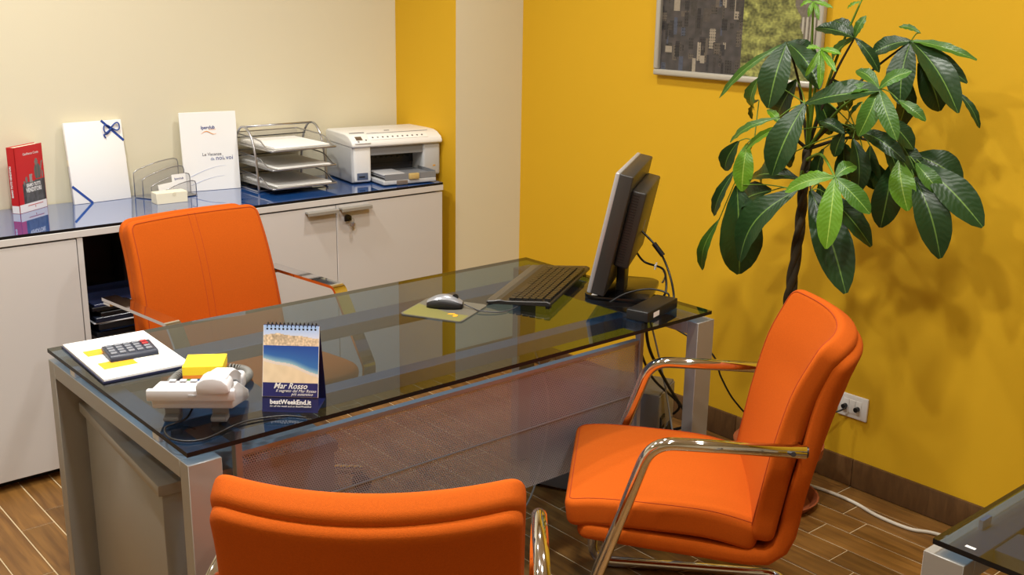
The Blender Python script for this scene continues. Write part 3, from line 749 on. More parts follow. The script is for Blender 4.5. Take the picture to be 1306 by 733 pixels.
obj('roller_guard', bm, M_BLACK, t)
bm = B()
prism(bm, [(-.012, .148), (-.014, .160), (-.004, .176), (.030, .192), (.060, .198), (D_-.02, .200), (D_, .192), (D_, .148)], 0, W_, 0); bevel(bm, .008, 3); lid = obj('lid', bm, M_WHITEP, t, smooth=True)
# sloping control panel lying on the lid's front slope
ang = math.atan2(.016, .034)
cp = bpy.data.objects.new('tmp', None); bpy.data.objects.remove(cp)
bm = B(); rb(bm, (.085, .350, -.019, .019, -.004, .0016), .0025); cpo = obj('control_panel', bm, mat('panel_white', (238, 238, 236), .3), t, (0, .0125, .1842), (ang+.02, 0, 0), smooth=True)
for i in range(11):
    bm = B(); r_ = .0042; lathe(bm, [(r_, .0016), (r_*.8, .0032), (.0001, .0034)], 12); obj('button', bm, M_DGREY if i != 1 else M_MGREY, cpo, (.100+.0225*i, -.004, 0))
bm = B(); rb(bm, (.012, .082, -.030, .026, -.003, .0016), .0025); sp_ = obj('display_panel', bm, mat('panel_white', (238, 238, 236), .3), t, (0, .010, .181), (ang+.10, 0, 0), smooth=True)
boxo('display', (.024, .052, -.012, .012, .0016, .003), mat('brown_display', (96, 82, 70), .2), sp_, .001)
bm = B(); lathe(bm, [(.005, .0016), (.004, .0032), (.0001, .0034)], 12); obj('button', bm, M_MGREY, sp_, (.030, -.020, 0))
bm = B(); lathe(bm, [(.004, .0016), (.0032, .0032), (.0001, .0034)], 12); obj('button', bm, M_DGREY, sp_, (.066, -.012, 0))
boxo('badge', (.190, .212, .085, .093, .1995, .2006), M_MGREY, lid); boxo('lid_slot', (.020, .085, .058, .066, .1975, .1996), M_DGREY, lid); boxo('lid_seam', (.09, .37, .046, .048, .196, .1975), M_MGREY, lid)
cs = boxo('card_slot', (.022, .070, -.0065, -.003, .016, .044), mat('slate_plastic', (86, 98, 122), .4), t, .001); boxo('slot', (.030, .056, -.0075, -.006, .026, .031), M_BLACK, cs)
bm = B(); rb(bm, (.092, .332, -.105, .10, .004, .022), .004); pt_ = obj('paper_tray', bm, M_PGREY, t, smooth=True)
bm = B(); rb(bm, (.100, .330, -.100, .09, .030, .036), .003); box(bm, .326, .331, -.100, .05, .02, .050); box(bm, .100, .330, -.104, -.099, .022, .046); ot = obj('output_tray', bm, M_MGREY, t, smooth=True)
bm = B(); rb(bm, (.100, .200, -.085, .04, .037, .046), .006); obj('tray_flap', bm, M_LGREY, ot, smooth=True)
boxo('tray_tab', (.205, .250, -.114, -.098, .022, .046), mat('gold_plastic', (196, 170, 110), .35), ot, .003); boxo('tray_latch', (.150, .200, -.108, -.10, .002, .020), mat('smoky_plastic', (116, 104, 96), .3), pt_, .002)
boxo('amber_mark', (.372, .384, -.0008, .0, .050, .056), mat('amber_ink', (214, 160, 70), .5), t)

# ---------------------------------------------------------------- things on the desk
ZD = .740
# sheets with folder
t = thing('document_sheets', 'white printed sheets with orange bars lying on the desk corner', 'paper', (.422, .227, ZD), math.radians(-2.5))
boxo('folder', (-.104, .104, -.159, .159, 0, .004), mat('navy_folder', (34, 36, 70), .5), t)
boxo('sheets', (-.101, .103, -.157, .156, .0042, .0090), M_PAPER, t)
M_BAR = mat('orange_print', (236, 166, 30), .5)
boxo('orange_bar', (-.080, .03, .024, .070, .0091, .0094), M_BAR, t); boxo('orange_bar', (-.078, .002, -.090, -.038, .0091, .0094), M_BAR, t)
boxo('cream_slip', (.002, .070, -.098, -.035, .0095, .0098), M_CREAMP, t, rot=(0, 0, .06))
# calculator
t = thing('calculator', 'dark pocket calculator lying on the printed sheets', 'calculator', (.432, .215, ZD+.0096), math.radians(-6))
bm = B(); prism(bm, [(-.040, .010), (-.044, .000), (.030, 0), (.044, .004), (.044, .012), (.036, .016), (-.036, .016)], -.058, .058, 0); bevel(bm, .003, 2); obj('body', bm, mat('slate_blue_plastic', (44, 50, 66), .4), t, rot=(math.radians(4), 0, 0), smooth=True)
M_KEY = mat('grey_key', (120, 124, 134), .4)
for i in range(5):
    for j in range(4):
        boxo('key', (-.052+.021*i, -.037+.021*i, -.028+.0165*j, -.017+.0165*j, .015, .0195), mat('red_key', (170, 40, 48), .4) if (i == 4 and j > 1) else M_KEY, t, .0012, rot=(math.radians(4), 0, 0))
# note cube
t = thing('note_cube', 'cube of yellow note paper with coloured layers behind the telephone', 'note cube', (.492, -.078, ZD), math.radians(-33))
for (a, b, c, n_) in ((0, .018, (24, 84, 176), 'blue_layer'), (.018, .026, (214, 60, 40), 'red_layer'), (.026, .032, (120, 180, 70), 'green_layer'), (.032, .040, (240, 140, 40), 'orange_layer'), (.040, .060, (246, 214, 30), 'yellow_layer')):
    boxo(n_, (-.044, .044, -.044, .044, a, b-.0003), mat(n_, c, .65), t)
bm = B(); prism(bm, [(-.044, 0), (-.041, .010), (-.022, .026), (.008, .037), (.0435, .042), (.0435, 0)], -.0455, -.0442, 1); obj('blue_wave', bm, mat('blue_layer', (24, 84, 176), .65), t)
M_PHONE = mat('phone_white_plastic', (204, 205, 209), .38)
# telephone (rear raised on two grey feet, keys sloping away towards the sitter)
ang = math.atan2(-.084, .106)
t = thing('telephone', 'white corded desk telephone on grey feet at the desk corner', 'telephone', (.385, -.262, ZD), ang)
bm = B(); prism(bm, [(-.030, .038), (-.036, .062), (-.038, .074), (-.030, .082), (.03, .076), (.128, .022), (.130, .006), (.118, .002)], -.083, .083, 0); bevel(bm, .004, 2); bd = obj('body', bm, M_PHONE, t, smooth=True)
boxo('seam_line', (-.0835, .0835, -.0385, .125, .0625, .0635), M_LGREY, bd) if False else None
bm = B(); prism(bm, [(-.045, .0595), (-.045, .083), (-.030, .0835), (-.028, .0595)], -.090, .090, 0); bevel(bm, .003, 2); obj('rear_rim', bm, M_PHONE, bd, smooth=True)
for sx in (-.050, .048):
    bm = B(); prism(bm, [(-.010, 0), (-.022, .006), (-.022, .014), (-.004, .016), (-.004, .05), (.016, .05), (.016, 0)], sx-.016, sx+.016, 0); bevel(bm, .002, 1); obj('foot', bm, M_MGREY, t)
for i in range(4):
    for j in range(3):
        y_ = .018+.024*i; boxo('key', (-.060+.022*j, -.046+.022*j, y_, y_+.013, .084-.0165*(i+.4)*.80, .0865-.0165*(i+.4)*.80), M_LGREY, t, .001, rot=(0, 0, 0))
# handset: arched bar lying along the right side
hp = []
for i in range(17):
    k = i/16; hp.append((.050, -.030+.155*k, .096+.016*math.sin(PI*k)-.050*k))
bm = B(); tube(bm, hp, None, profile=[(-.012, -.022), (.008, -.022), (.013, -.014), (.013, .014), (.008, .022), (-.012, .022)]); hs_ = obj('handset', bm, M_PHONE, t, smooth=True)
bm = B(); prism(bm, [(-.032, 0), (-.033, .016), (-.028, .027), (-.016, .034), (.002, .036), (.020, .032), (.032, .021), (.036, .006), (.030, 0)], -.052, .0, 1); bevel(bm, .004, 2); obj('earpiece', bm, M_PHONE, hs_, (.046, 0, .076), smooth=True)
bm = B(); rb(bm, (.028, .077, .098, .142, .026, .064), .010); obj('mouthpiece', bm, M_PHONE, hs_, smooth=True)
boxo('side_button', (-.004, .012, -.0470, -.0445, .070, .074), M_LGREY, bd)
# coiled cord
mid = smooth_path([(.400, -.098, ZD+.022), (.425, -.050, ZD+.018), (.480, .000, ZD+.014), (.545, -.010, ZD+.012), (.590, -.060, ZD+.012), (.585, -.105, ZD+.012), (.550, -.140, ZD+.012), (.520, -.160, ZD+.012)], 36)
fr_ = frames(mid); L_ = len(mid); co = []
for i in range(L_*4):
    k = i/4; a = int(min(k, L_-1)); b_ = min(a+1, L_-1); p = mid[a].lerp(mid[b_], k-a); tt, n1, n2 = fr_[a]; ph = 2*PI*i/17.0
    co.append(p+(n1*math.cos(ph)+n2*math.sin(ph))*.0085)
bm = B(); tube(bm, co, .0022, 5); o = obj('coiled_cord', bm, mat('cord_grey', (112, 112, 108), .5), t, smooth='all'); o.matrix_parent_inverse = Matrix.Translation((.385, -.262, ZD)).inverted() if False else (Matrix.Translation((.385, -.262, ZD)) @ Matrix.Rotation(ang, 4, 'Z')).inverted()
bm = B(); P = [(.395, -.235, ZD+.035), (.362, -.260, ZD+.010), (.312, -.268, ZD+.004), (.300, -.335, ZD+.004), (.345, -.372, ZD+.004), (.45, -.340, ZD+.004), (.53, -.36, ZD+.004), (.565, -.400, ZD+.004)]
tube(bm, smooth_path(P, 8), .0022, 6); o = obj('line_cable', bm, M_BLACK, t, smooth='all'); o.matrix_parent_inverse = (Matrix.Translation((.385, -.262, ZD)) @ Matrix.Rotation(ang, 4, 'Z')).inverted()

# desk calendar
ca = math.atan2(-.081, .088)
t = thing('desk_calendar', 'tent desk calendar with beach photo and spiral binding at the glass edge', 'calendar', (.513, -.304, ZD), ca)
cw, ch, lean = .121, .188, math.radians(14)
M_NAVY = mat('navy_card', (26, 32, 84), .45)
boxo('front_card', (0, cw, 0, .0016, .0006, ch+.001), M_NAVY, t, rot=(-lean, 0, 0))
yb_ = 2*ch*math.sin(lean)
boxo('rear_card', (0, cw, -.0016, 0, .0006, ch+.001), M_NAVY, t, loc=(0, yb_, 0), rot=(lean, 0, 0))
boxo('base_card', (.002, cw-.002, .004, yb_-.004, 0, .0012), M_NAVY, t)
def cal_fn(u, v):
    n = noise.noise((u*9, v*9, 1.0)); n2 = noise.noise((u*30, v*30, 5.0))
    v2 = v/.80 if v < .80 else 9
    if v >= .80: return (34, 36, 96)
    hill = .20-.05*math.exp(-((u-.35)/.22)**2)-.015*math.sin(u*11)+.012*n+.03*(u > .62)*0
    if v2 < .36:
        if v2 < hill-.02+.03*u: k = v2/.25; return (150+60*k, 185+30*k, 232)
        if v2 < .36: s = 1+.25*n2-.22*(abs(u-.4) < .25)*max(0, n+.2); return (206*s, 186*s, 156*s)
    shore = .58+.62*(u**1.25)*.42+.015*math.sin(u*9)
    if v2 < shore:
        k = (v2-.36)/(shore-.36+1e-3); e = min(1, max(0, (v2-shore+.10)/.10))
        return (36+22*k+90*e, 72+45*k+70*e, 150+26*k+20*e)
    if v2 < shore+.05: return (214, 206, 196)
    return (222+8*n, 204+8*n, 170+8*n)
pg = boxo('page', (0, cw, -.0016, -.0002, .034, ch), M_PAPER, t, rot=(-lean, 0, 0))
def on_card(o): o.rotation_euler = (-lean, 0, 0); return o
pr_ = raster('page_picture', cw-.0016, ch-.034-.001, 72, 92, cal_fn, t, (.0008, -.0002, .0345)); pr_.rotation_euler = (-lean, 0, 0)
pr_.location = Vector((.0008, 0, 0)) + Matrix.Rotation(-lean, 3, 'X') @ Vector((0, -.0020, .0345))
def card_text(s, size, x, z, **k):
    o = lettering(s, size, M_WHITEP, t, (0, 0, 0), **k); o.location = Vector((x, 0, 0)) + Matrix.Rotation(-lean, 3, 'X') @ Vector((0, -.0026, z)); o.rotation_euler = (PI/2-lean, 0, 0)
card_text('Mar Rosso', .0175, cw*.20, .052, shear=.35, sx=.95, bold=.0002); card_text('Il segreto del Mar Rosso', .0088, cw*.24, .0445, shear=.35); card_text('pi\u00f9 autentico', .0088, cw*.52, .0375, shear=.35)
card_text('bestWeekEnd.it', .0138, cw*.14, .0185, bold=.0004); card_text('for all the week and un BestWeekEnd', .0058, cw*.14, .0120, shear=.3)
for i in range(13):
    cx_ = cw*(.07+.86*i/12); bm = B(); c0 = Matrix.Rotation(-lean, 3, 'X') @ Vector((0, 0, ch))
    tube(bm, [(cx_, c0.y+.004+.0065*math.cos(a), c0.z-.002+.0065*math.sin(a)) for a in [2*PI*k/12 for k in range(12)]], .0012, 5, closed=True); obj('spiral_ring', bm, M_BLACK, t)
    c1 = Matrix.Rotation(-lean, 3, 'X') @ Vector((0, -.0021, ch-.0085)); bm = B(); box(bm, cx_-.0019, cx_+.0019, c1.y-.0003, c1.y+.0003, c1.z-.0024, c1.z+.0024); obj('punched_hole', bm, M_BLACK, t)

# mouse pad and mouse
t = thing('mouse_pad', 'olive and grey mouse pad with small orange butterfly', 'mouse pad', (1.288, .070, ZD), math.radians(27))
def rrect(hx_, hy_, r_, n=5):
    out = []
    for cx_, cy_, a0 in ((hx_-r_, hy_-r_, 0), (-hx_+r_, hy_-r_, PI/2), (-hx_+r_, -hy_+r_, PI), (hx_-r_, -hy_+r_, 1.5*PI)):
        out += [(cx_+r_*math.cos(a0+PI/2*i/n), cy_+r_*math.sin(a0+PI/2*i/n)) for i in range(n+1)]
    return out
bm = B(); prism(bm, rrect(.0935, .095, .014), 0, .003, 2); obj('pad_sheet', bm, mat('grey_pad', (92, 88, 76), .6), t)
bm = B(); prism(bm, [(-.090, -.090), (-.030, -.090), (-.030, -.03), (.02, .092), (-.080, .092), (-.090, .08)], .003, .0033, 2); obj('olive_print', bm, mat('olive_pad', (112, 108, 54), .6), t)
M_BUT = mat('orange_butterfly', (240, 160, 30), .5)
for s in (-1, 1):
    bm = B(); prism(bm, [(0, 0), (s*.005, .013), (s*.016, .018), (s*.018, .007), (s*.009, -.002)], .0033, .0037, 2); obj('butterfly_wing', bm, M_BUT, t, (-.035, -.052, 0), (0, 0, 1.0))
t = thing('computer_mouse', 'silver and black computer mouse on the mouse pad', 'mouse', (1.303, .086, ZD+.0038), math.radians(-138))
def mouse_bm(sc, z0):
    bm = B(); n, m = 18, 10; rings = []
    for i in range(1, n):
        k = i/n; y = -.058+.116*k; w = .031*math.sin(PI*k)**.38*(1-.10*math.sin(PI*k)); hh = .036*math.sin(PI*min(1, k*.86+.07))**.75
        rings.append([bm.verts.new((sc*w*math.cos(PI*j/m), y*sc, z0+max(.0, hh*sc*math.sin(PI*j/m)**.7))) for j in range(m+1)])
    for a, b in zip(rings, rings[1:]):
        for j in range(m): bm.faces.new((a[j], a[j+1], b[j+1], b[j]))
        bm.faces.new((a[0], b[0], b[m], a[m]))
    bm.faces.new(rings[0]); bm.faces.new(rings[-1]); return bm
obj('body', mouse_bm(1.0, 0), M_BLACK, t, smooth='all')
bm = B(); n, m = 18, 8; rings = []
for i in range(1, n):
    k = i/n; y = -.058+.116*k; w = .031*math.sin(PI*k)**.38*(1-.10*math.sin(PI*k))*1.01; hh = .0368*math.sin(PI*min(1, k*.86+.07))**.75
    rings.append([bm.verts.new((w*math.cos(PI*(.22+.56*j/m)), y, hh*math.sin(PI*(.22+.56*j/m))**.7+.0006)) for j in range(m+1)])
for a, b in zip(rings, rings[1:]):
    for j in range(m): bm.faces.new((a[j], a[j+1], b[j+1], b[j]))
obj('silver_cover', bm, mat('silver_plastic', (150, 152, 158), .3, .5), t, smooth='all')
bm = B(); tube(bm, [(-.003, .030, .031), (.003, .030, .031)], .009, 14); obj('scroll_wheel', bm, M_BLACK, t)
bm = B(); tube(bm, smooth_path([(.0, .056, .010), (.012, .085, .003), (.03, .11, .002), (.02, .17, -.0008), (-.06, .21, -.0008), (-.10, .20, -.0008)], 8), .0018, 6); obj('mouse_cable', bm, M_DGREY, t, smooth='all')

# keyboard: long axis from near-left to far-right, wrist rest towards the sitter
ka = math.atan2(.237, .392)
KC = Vector((1.401+1.795+1.935+1.546, .012+.243+.137-.1, 0))/4
t = thing('keyboard', 'black computer keyboard with wrist rest lying on the glass desk', 'keyboard', (KC.x, KC.y, ZD), ka)
bm = B(); prism(bm, [(.105, .004), (.102, .010), (.060, .018), (.045, .016), (-.080, .026), (-.092, .022), (-.092, .012), (.10, .002)], -.228, .228, 0); bevel(bm, .002, 1); obj('body', bm, mat('warm_black_plastic', (34, 31, 28), .35), t)
boxo('wrist_rest', (-.226, .226, .052, .104, .009, .0185), mat('brown_grey_plastic', (72, 66, 56), .4), t, .004, rot=(math.radians(-3), 0, 0))
bm = B(); slope = .010/.125
for r_ in range(6):
    y_ = .036-.0205*r_ - (.004 if r_ == 5 else 0); x = -.218; ws = [.018]*21 if r_ else [.025, .02, .02, .108, .02, .02, .025]+[.018]*8
    while ws and x < .208:
        w_ = ws.pop(0); zt = .0165+(.045-y_)*slope
        if not (.078 < x < .086): box(bm, x, x+w_-.0028, y_-.0165, y_, zt, zt+.007)
        x += w_+.0012
o = obj('keys', bm, mat('key_black', (30, 28, 26), .32), t); o['kind'] = 'stuff'
for sx in (-.2, .2): boxo('tilt_foot', (sx-.012, sx+.012, -.084, -.072, 0, .016), M_BLACK, t)

# monitor seen from behind
az = .961
MN = Vector((1.804, -.036, 0)); nfac = Vector((-math.cos(az), math.sin(az), 0))
# local frame: X = width, Y = away from the sitter, Z up
mrz = math.atan2(math.cos(az), math.sin(az))
t = thing('computer_monitor', 'black flat-screen monitor with silver bezel standing on the glass desk', 'monitor', (MN.x, MN.y, ZD), mrz+PI)
def tilted(name, bm, m, parent=None, sm=False, piv=(0, 0, .045)):
    o = obj(name, bm, m, parent or t, piv, (-.20, 0, 0), smooth=sm); return o
MW, MH = .421, .36
bm = B(); rb(bm, (-MW/2, MW/2, .012, .052, 0, MH), .004); hd = tilted('rear_case', bm, mat('charcoal_plastic', (46, 43, 40), .4), sm=True)
bm = B(); rb(bm, (-MW/2, MW/2, 0, .013, -.001, MH+.001), .004); tilted('bezel', bm, mat('silver_bezel', (176, 176, 178), .35, .4), sm=True)
boxo('screen', (-MW/2+.02, MW/2-.02, -.0008, .0, .03, MH-.02), mat('dark_screen', (10, 11, 14), .15), hd)
bm = B(); rb(bm, (-.165, .165, .052, .095, .085, .315), .006); bk = obj('back_hump', bm, mat('charcoal_plastic', (46, 43, 40), .4), hd, smooth=True)
bm = B()
for i in range(26):
    for s_ in (-1, 1): box(bm, s_*.1652-.0005, s_*.1652+.0005, .058, .078, .100+.008*i, .1035+.008*i)
obj('vent_slots', bm, M_BLACK, hd)['kind'] = 'stuff'
boxo('badge', (-.03, .0, .095, .0956, .17, .20), M_MGREY, hd)
bm = B(); rb(bm, (-.045, .045, .060, .085, -.035, .13), .006); obj('stand_neck', bm, M_BLACK, t, (0, .0, .045), (-.03, 0, 0), smooth=True)
bm = B(); prism(bm, rrect(.135, .100, .045, 6), 0, .014, 2); bevel(bm, .003, 2); obj('stand_base', bm, M_BLACKG, t, (0, .075, 0), smooth=True)
boxo('base_sticker', (.105, .128, .000, .018, .0142, .0146), M_LGREY, t)
bm = B(); P = [(.0, .115, .20), (.02, .17, .155), (.02, .20, .11), (.045, .225, .06), (.062, .238, .014), (.075, .235, .0045)]; tube(bm, smooth_path(P, 8), .0035, 8); obj('video_cable', bm, M_BLACK, t, smooth='all')
bm = B(); tube(bm, [(.018, .165, .16), (.021, .195, .125)], .008, 10); obj('ferrite_bead', bm, M_BLACK, t, smooth=True)
bm = B(); P = [(-.03, .10, .13), (-.05, .13, .085), (-.02, .19, .075), (.045, .210, .06), (.08, .215, .030), (.085, .203, .0045)]; tube(bm, smooth_path(P, 8), .0035, 8); obj('power_cable', bm, M_BLACK, t, smooth='all')
bm = B(); P = [(-.01, .195, .072), (-.03, .20, .05), (-.07, .19, .02), (-.095, .185, .012)]; tube(bm, smooth_path(P, 8), .003, 8); obj('cable_tie', bm, M_CREAMP, t, smooth='all')
boxo('cable_label', (-.045, .0, .168, .172, .074, .086), M_PAPER, t)

# black adapter box
pa = math.atan2(-.264+.310, 1.810-1.645)
t = thing('adapter_box', 'flat black adapter box with white label beside the monitor', 'adapter', (1.738, -.318, ZD), pa)
bm = B(); rb(bm, (-.095, .095, -.034, .034, 0, .030), .003); obj('case', bm, M_BLACK, t, smooth=True)
boxo('label', (-.06, -.025, -.0346, -.034, .008, .022), M_PAPER, t)
bm = B(); tube(bm, smooth_path([(.095, .0, .015), (.12, .01, .03), (.10, .06, .04), (.05, .11, .03), (.0, .14, .008)], 8), .0028, 7); obj('adapter_cable', bm, M_BLACK, t, smooth='all')

# ---------------------------------------------------------------- under the desk
ta = math.atan2(.42, .9)
t = thing('computer_tower', 'grey computer tower standing on the floor behind the perforated panel', 'computer', (1.94, -.189, 0), ta)
boxo('case', (0, .175, .004, .44, .012, .40), mat('grey_metal_case', (118, 118, 120), .45, .3), t, .003)
bm = B(); box(bm, .004, .171, 0, .004, .018, .394); obj('rear_plate', bm, M_ALUD, t)
bm = B(); box(bm, .018, .060, -.004, .001, .12, .32); obj('port_block', bm, M_BLACK, t)
for i, (a, b) in enumerate(((.14, .02), (.175, .018), (.21, .024), (.26, .014), (.29, .02))): boxo('port', (.024, .054, -.006, -.003, a, a+b), M_MGREY if i % 2 else M_WIRE, t)
for i in range(5): boxo('slot_cover', (.075, .165, -.002, .001, .04+.022*i, .056+.022*i), M_WIRE, t)
bm = B(); lathe(bm, [(.0001, 0), (.042, 0), (.042, .003), (.036, .003), (.036, .001)], 24); obj('fan_grille', bm, M_DGREY, t, (.12, 0, .23), (PI/2, 0, 0))
for a, b in ((.02, .02), (.15, .02), (.02, .42), (.15, .42)): boxo('foot', (a-.012, a+.012, b-.012, b+.012, 0, .012), M_BLACK, t)
def cable(name, pts, r, m, label, n=8):
    bm = B(); tube(bm, smooth_path(pts, n), r, 8); return tag(obj(name, bm, m, smooth='all'), label, 'cable')
cable('hanging_cable', [(1.80, -.20, .728), (1.86, -.155, .60), (1.93, -.16, .46), (2.02, -.20, .36), (2.035, -.17, .31)], .0042, M_BLACK, 'slack black cable curving from the desk to the tower')
cable('hanging_cable', [(1.85, -.19, .728), (1.875, -.19, .58), (1.96, -.20, .44), (2.05, -.22, .30), (2.045, -.165, .25)], .0050, M_BLACK, 'thick straight black cable hanging near the desk leg')
cable('hanging_cable', [(1.86, -.17, .728), (1.92, -.17, .60), (1.965, -.19, .42), (1.975, -.24, .22), (2.00, -.30, .006), (2.05, -.36, .005)], .0030, mat('pale_grey_cable', (150, 148, 140), .5), 'thin pale grey cable hanging beside the black ones')
cable('socket_cable', [(2.05, -.10, .60), (2.10, -.25, .53), (2.14, -.27, .44), (2.22, -.27, .34), (2.32, -.285, .258), (2.45, -.34, .25), (2.56, -.42, .262), (2.588, -.455, .283)], .0032, M_BLACK, 'black cable looping to the wall socket behind the tree')
cable('loose_cable', [(1.60, .05, .60), (1.62, -.02, .40), (1.54, -.05, .15), (1.46, -.02, .006), (1.42, -.10, .006)], .0030, mat('pale_grey_cable', (150, 148, 140), .5), 'pale grey cable trailing on the floor below the perforated panel')
cable('floor_cable', [(2.49, -.36, .006), (2.505, -.481, .006), (2.50, -.575, .006), (2.476, -.676, .006), (2.477, -.786, .006), (2.511, -.852, .006), (2.54, -1.0, .006)], .0060, mat('white_cable', (206, 200, 186), .45), 'white cable snaking over the floor along the baseboard')

# ---------------------------------------------------------------- wall socket
t = thing('wall_socket', 'white wall socket plate with black plug cables on the yellow wall', 'socket', (x1, -.466, .286), PI/2)
# local: X along +y of the room, Y = into the room (-x), Z up
boxo('plate', (-.056, .056, 0, .009, -.041, .041), M_WHITEP, t, .004)
for i in range(3): boxo('module', (-.034+.0235*i-.0, -.0125+.0235*i, .009, .011, -.024, .024), M_WHITEP, t, .001)
for cx_ in (-.022, .025):
    bm = B(); tube(bm, [(cx_, .009, -.002), (cx_, .026, -.002)], .0085, 14); obj('plug', bm, M_BLACK, t, smooth=True)

# ---------------------------------------------------------------- framed picture
t = thing('framed_picture', 'silver-framed poster of dark city blocks and green trees on the yellow wall', 'picture', (x1, .495, 1.328), -PI/2)
# local: X runs towards -y of the room, Z up, -Y is into the room (towards -x)
pw, ph, fw_ = .722, .50, .022
def bar(a, b, c, d): 
    bm = B(); box(bm, a, b, -.026, -.002, c, d); bevel(bm, .006, 3); obj('frame_bar', bm, mat('brushed_silver_frame', (188, 184, 172), .4, .35), t, smooth=True)
bar(0, pw, 0, fw_); bar(0, pw, ph-fw_, ph); bar(0, fw_, fw_, ph-fw_); bar(pw-fw_, pw, fw_, ph-fw_)
boxo('backing', (.004, pw-.004, -.008, -.002, .004, ph-.004), M_DGREY, t)
RB = random.Random(11); blocks = []
for _ in range(130):
    bx_, by_ = RB.uniform(-.02, .54), RB.uniform(.0, 1.0); bw_, bh_ = RB.uniform(.012, .05), RB.uniform(.03, .16); tone = RB.choice(((62, 58, 56), (74, 68, 64), (92, 84, 76), (150, 140, 124), (70, 76, 92), (48, 46, 50), (44, 42, 46), (54, 50, 52), (58, 54, 54)))
    blocks.append((bx_, by_, bw_, bh_, tone, RB.random() < .6))
def pic_fn(u, v):
    n = noise.noise((u*26, v*20, 2.0)); n2 = noise.noise((u*70, v*60, 7.0)); n3 = noise.noise((u*9, v*8, 4.0))
    if u < .545:
        c = (68+16*n, 64+14*n, 64+14*n)
        for bx_, by_, bw_, bh_, tone, win in blocks:
            if bx_ < u < bx_+bw_ and by_ < v < by_+bh_:
                k = 1.0
                if win and (int((v-by_)*150) % 2) and (int((u-bx_)*190) % 2): k = .55
                c = tuple(max(0, q*k+10*n2) for q in tone)
        return c
    edge = .74+.16*v+.05*n3
    if u > edge+.05 and v < .80:
        if int(u*90) % 2 and .55 < v < .78: return (176, 170, 154)
        return (112+20*n2, 104+18*n2, 92+16*n2)
    if n3 > .42 and v < .25: return (150, 158, 170)
    s = 1+.40*n2+.25*n+.55*noise.noise((u*16, v*12, 9.0))
    return (max(30, 120*s), max(30, 122*s), max(16, 66*s))
raster('poster', pw-2*fw_+.004, ph-2*fw_+.004, 170, 120, pic_fn, t, (fw_-.002, -.0105, fw_-.002))

# ---------------------------------------------------------------- potted tree
PC = (2.315, -.385)
t = thing('potted_tree', 'tall potted tree with braided trunk and glossy leaflets by the yellow wall', 'plant', (PC[0], PC[1], 0))
INV = Matrix.Translation((PC[0], PC[1], 0)).inverted()
bm = B(); lathe(bm, [(.0001, .004), (.118, .004), (.140, .030), (.146, .030), (.122, 0), (.0001, 0)], 32); obj('saucer', bm, M_TERRA, t, smooth=True)
bm = B(); lathe(bm, [(.0001, .006), (.100, .006), (.132, .185), (.144, .185), (.146, .215), (.132, .217), (.130, .195)], 32); obj('pot', bm, M_TERRA, t, smooth=True)
bm = B(); lathe(bm, [(.131, .192), (.0001, .196)], 32); obj('soil', bm, M_SOIL, t)
ax = [Vector((2.305, -.395, .19)), pix(1003, 420, 0, 2.305), pix(1010, 360, 0, 2.305), pix(1020, 290, 0, 2.31), pix(1025, 235, 0, 2.31), pix(1030, 190, 0, 2.31)]
AX = smooth_path(ax, 10)
def plant_part(name, bm, m, sm='all'):
    o = obj(name, bm, m, t, smooth=sm); o.matrix_parent_inverse = INV; return o
for k in range(3):
    P = []
    for i, p in enumerate(AX):
        a = 2*PI*(i/len(AX)*3.2+k/3); P.append(p+Vector((math.cos(a), math.sin(a), 0))*(.0095-.003*i/len(AX)))
    bm = B(); tube(bm, P, [.0130-.005*i/len(AX) for i in range(len(AX))], 9); plant_part('braided_trunk', bm, M_BARK)

TOP = AX[-1]
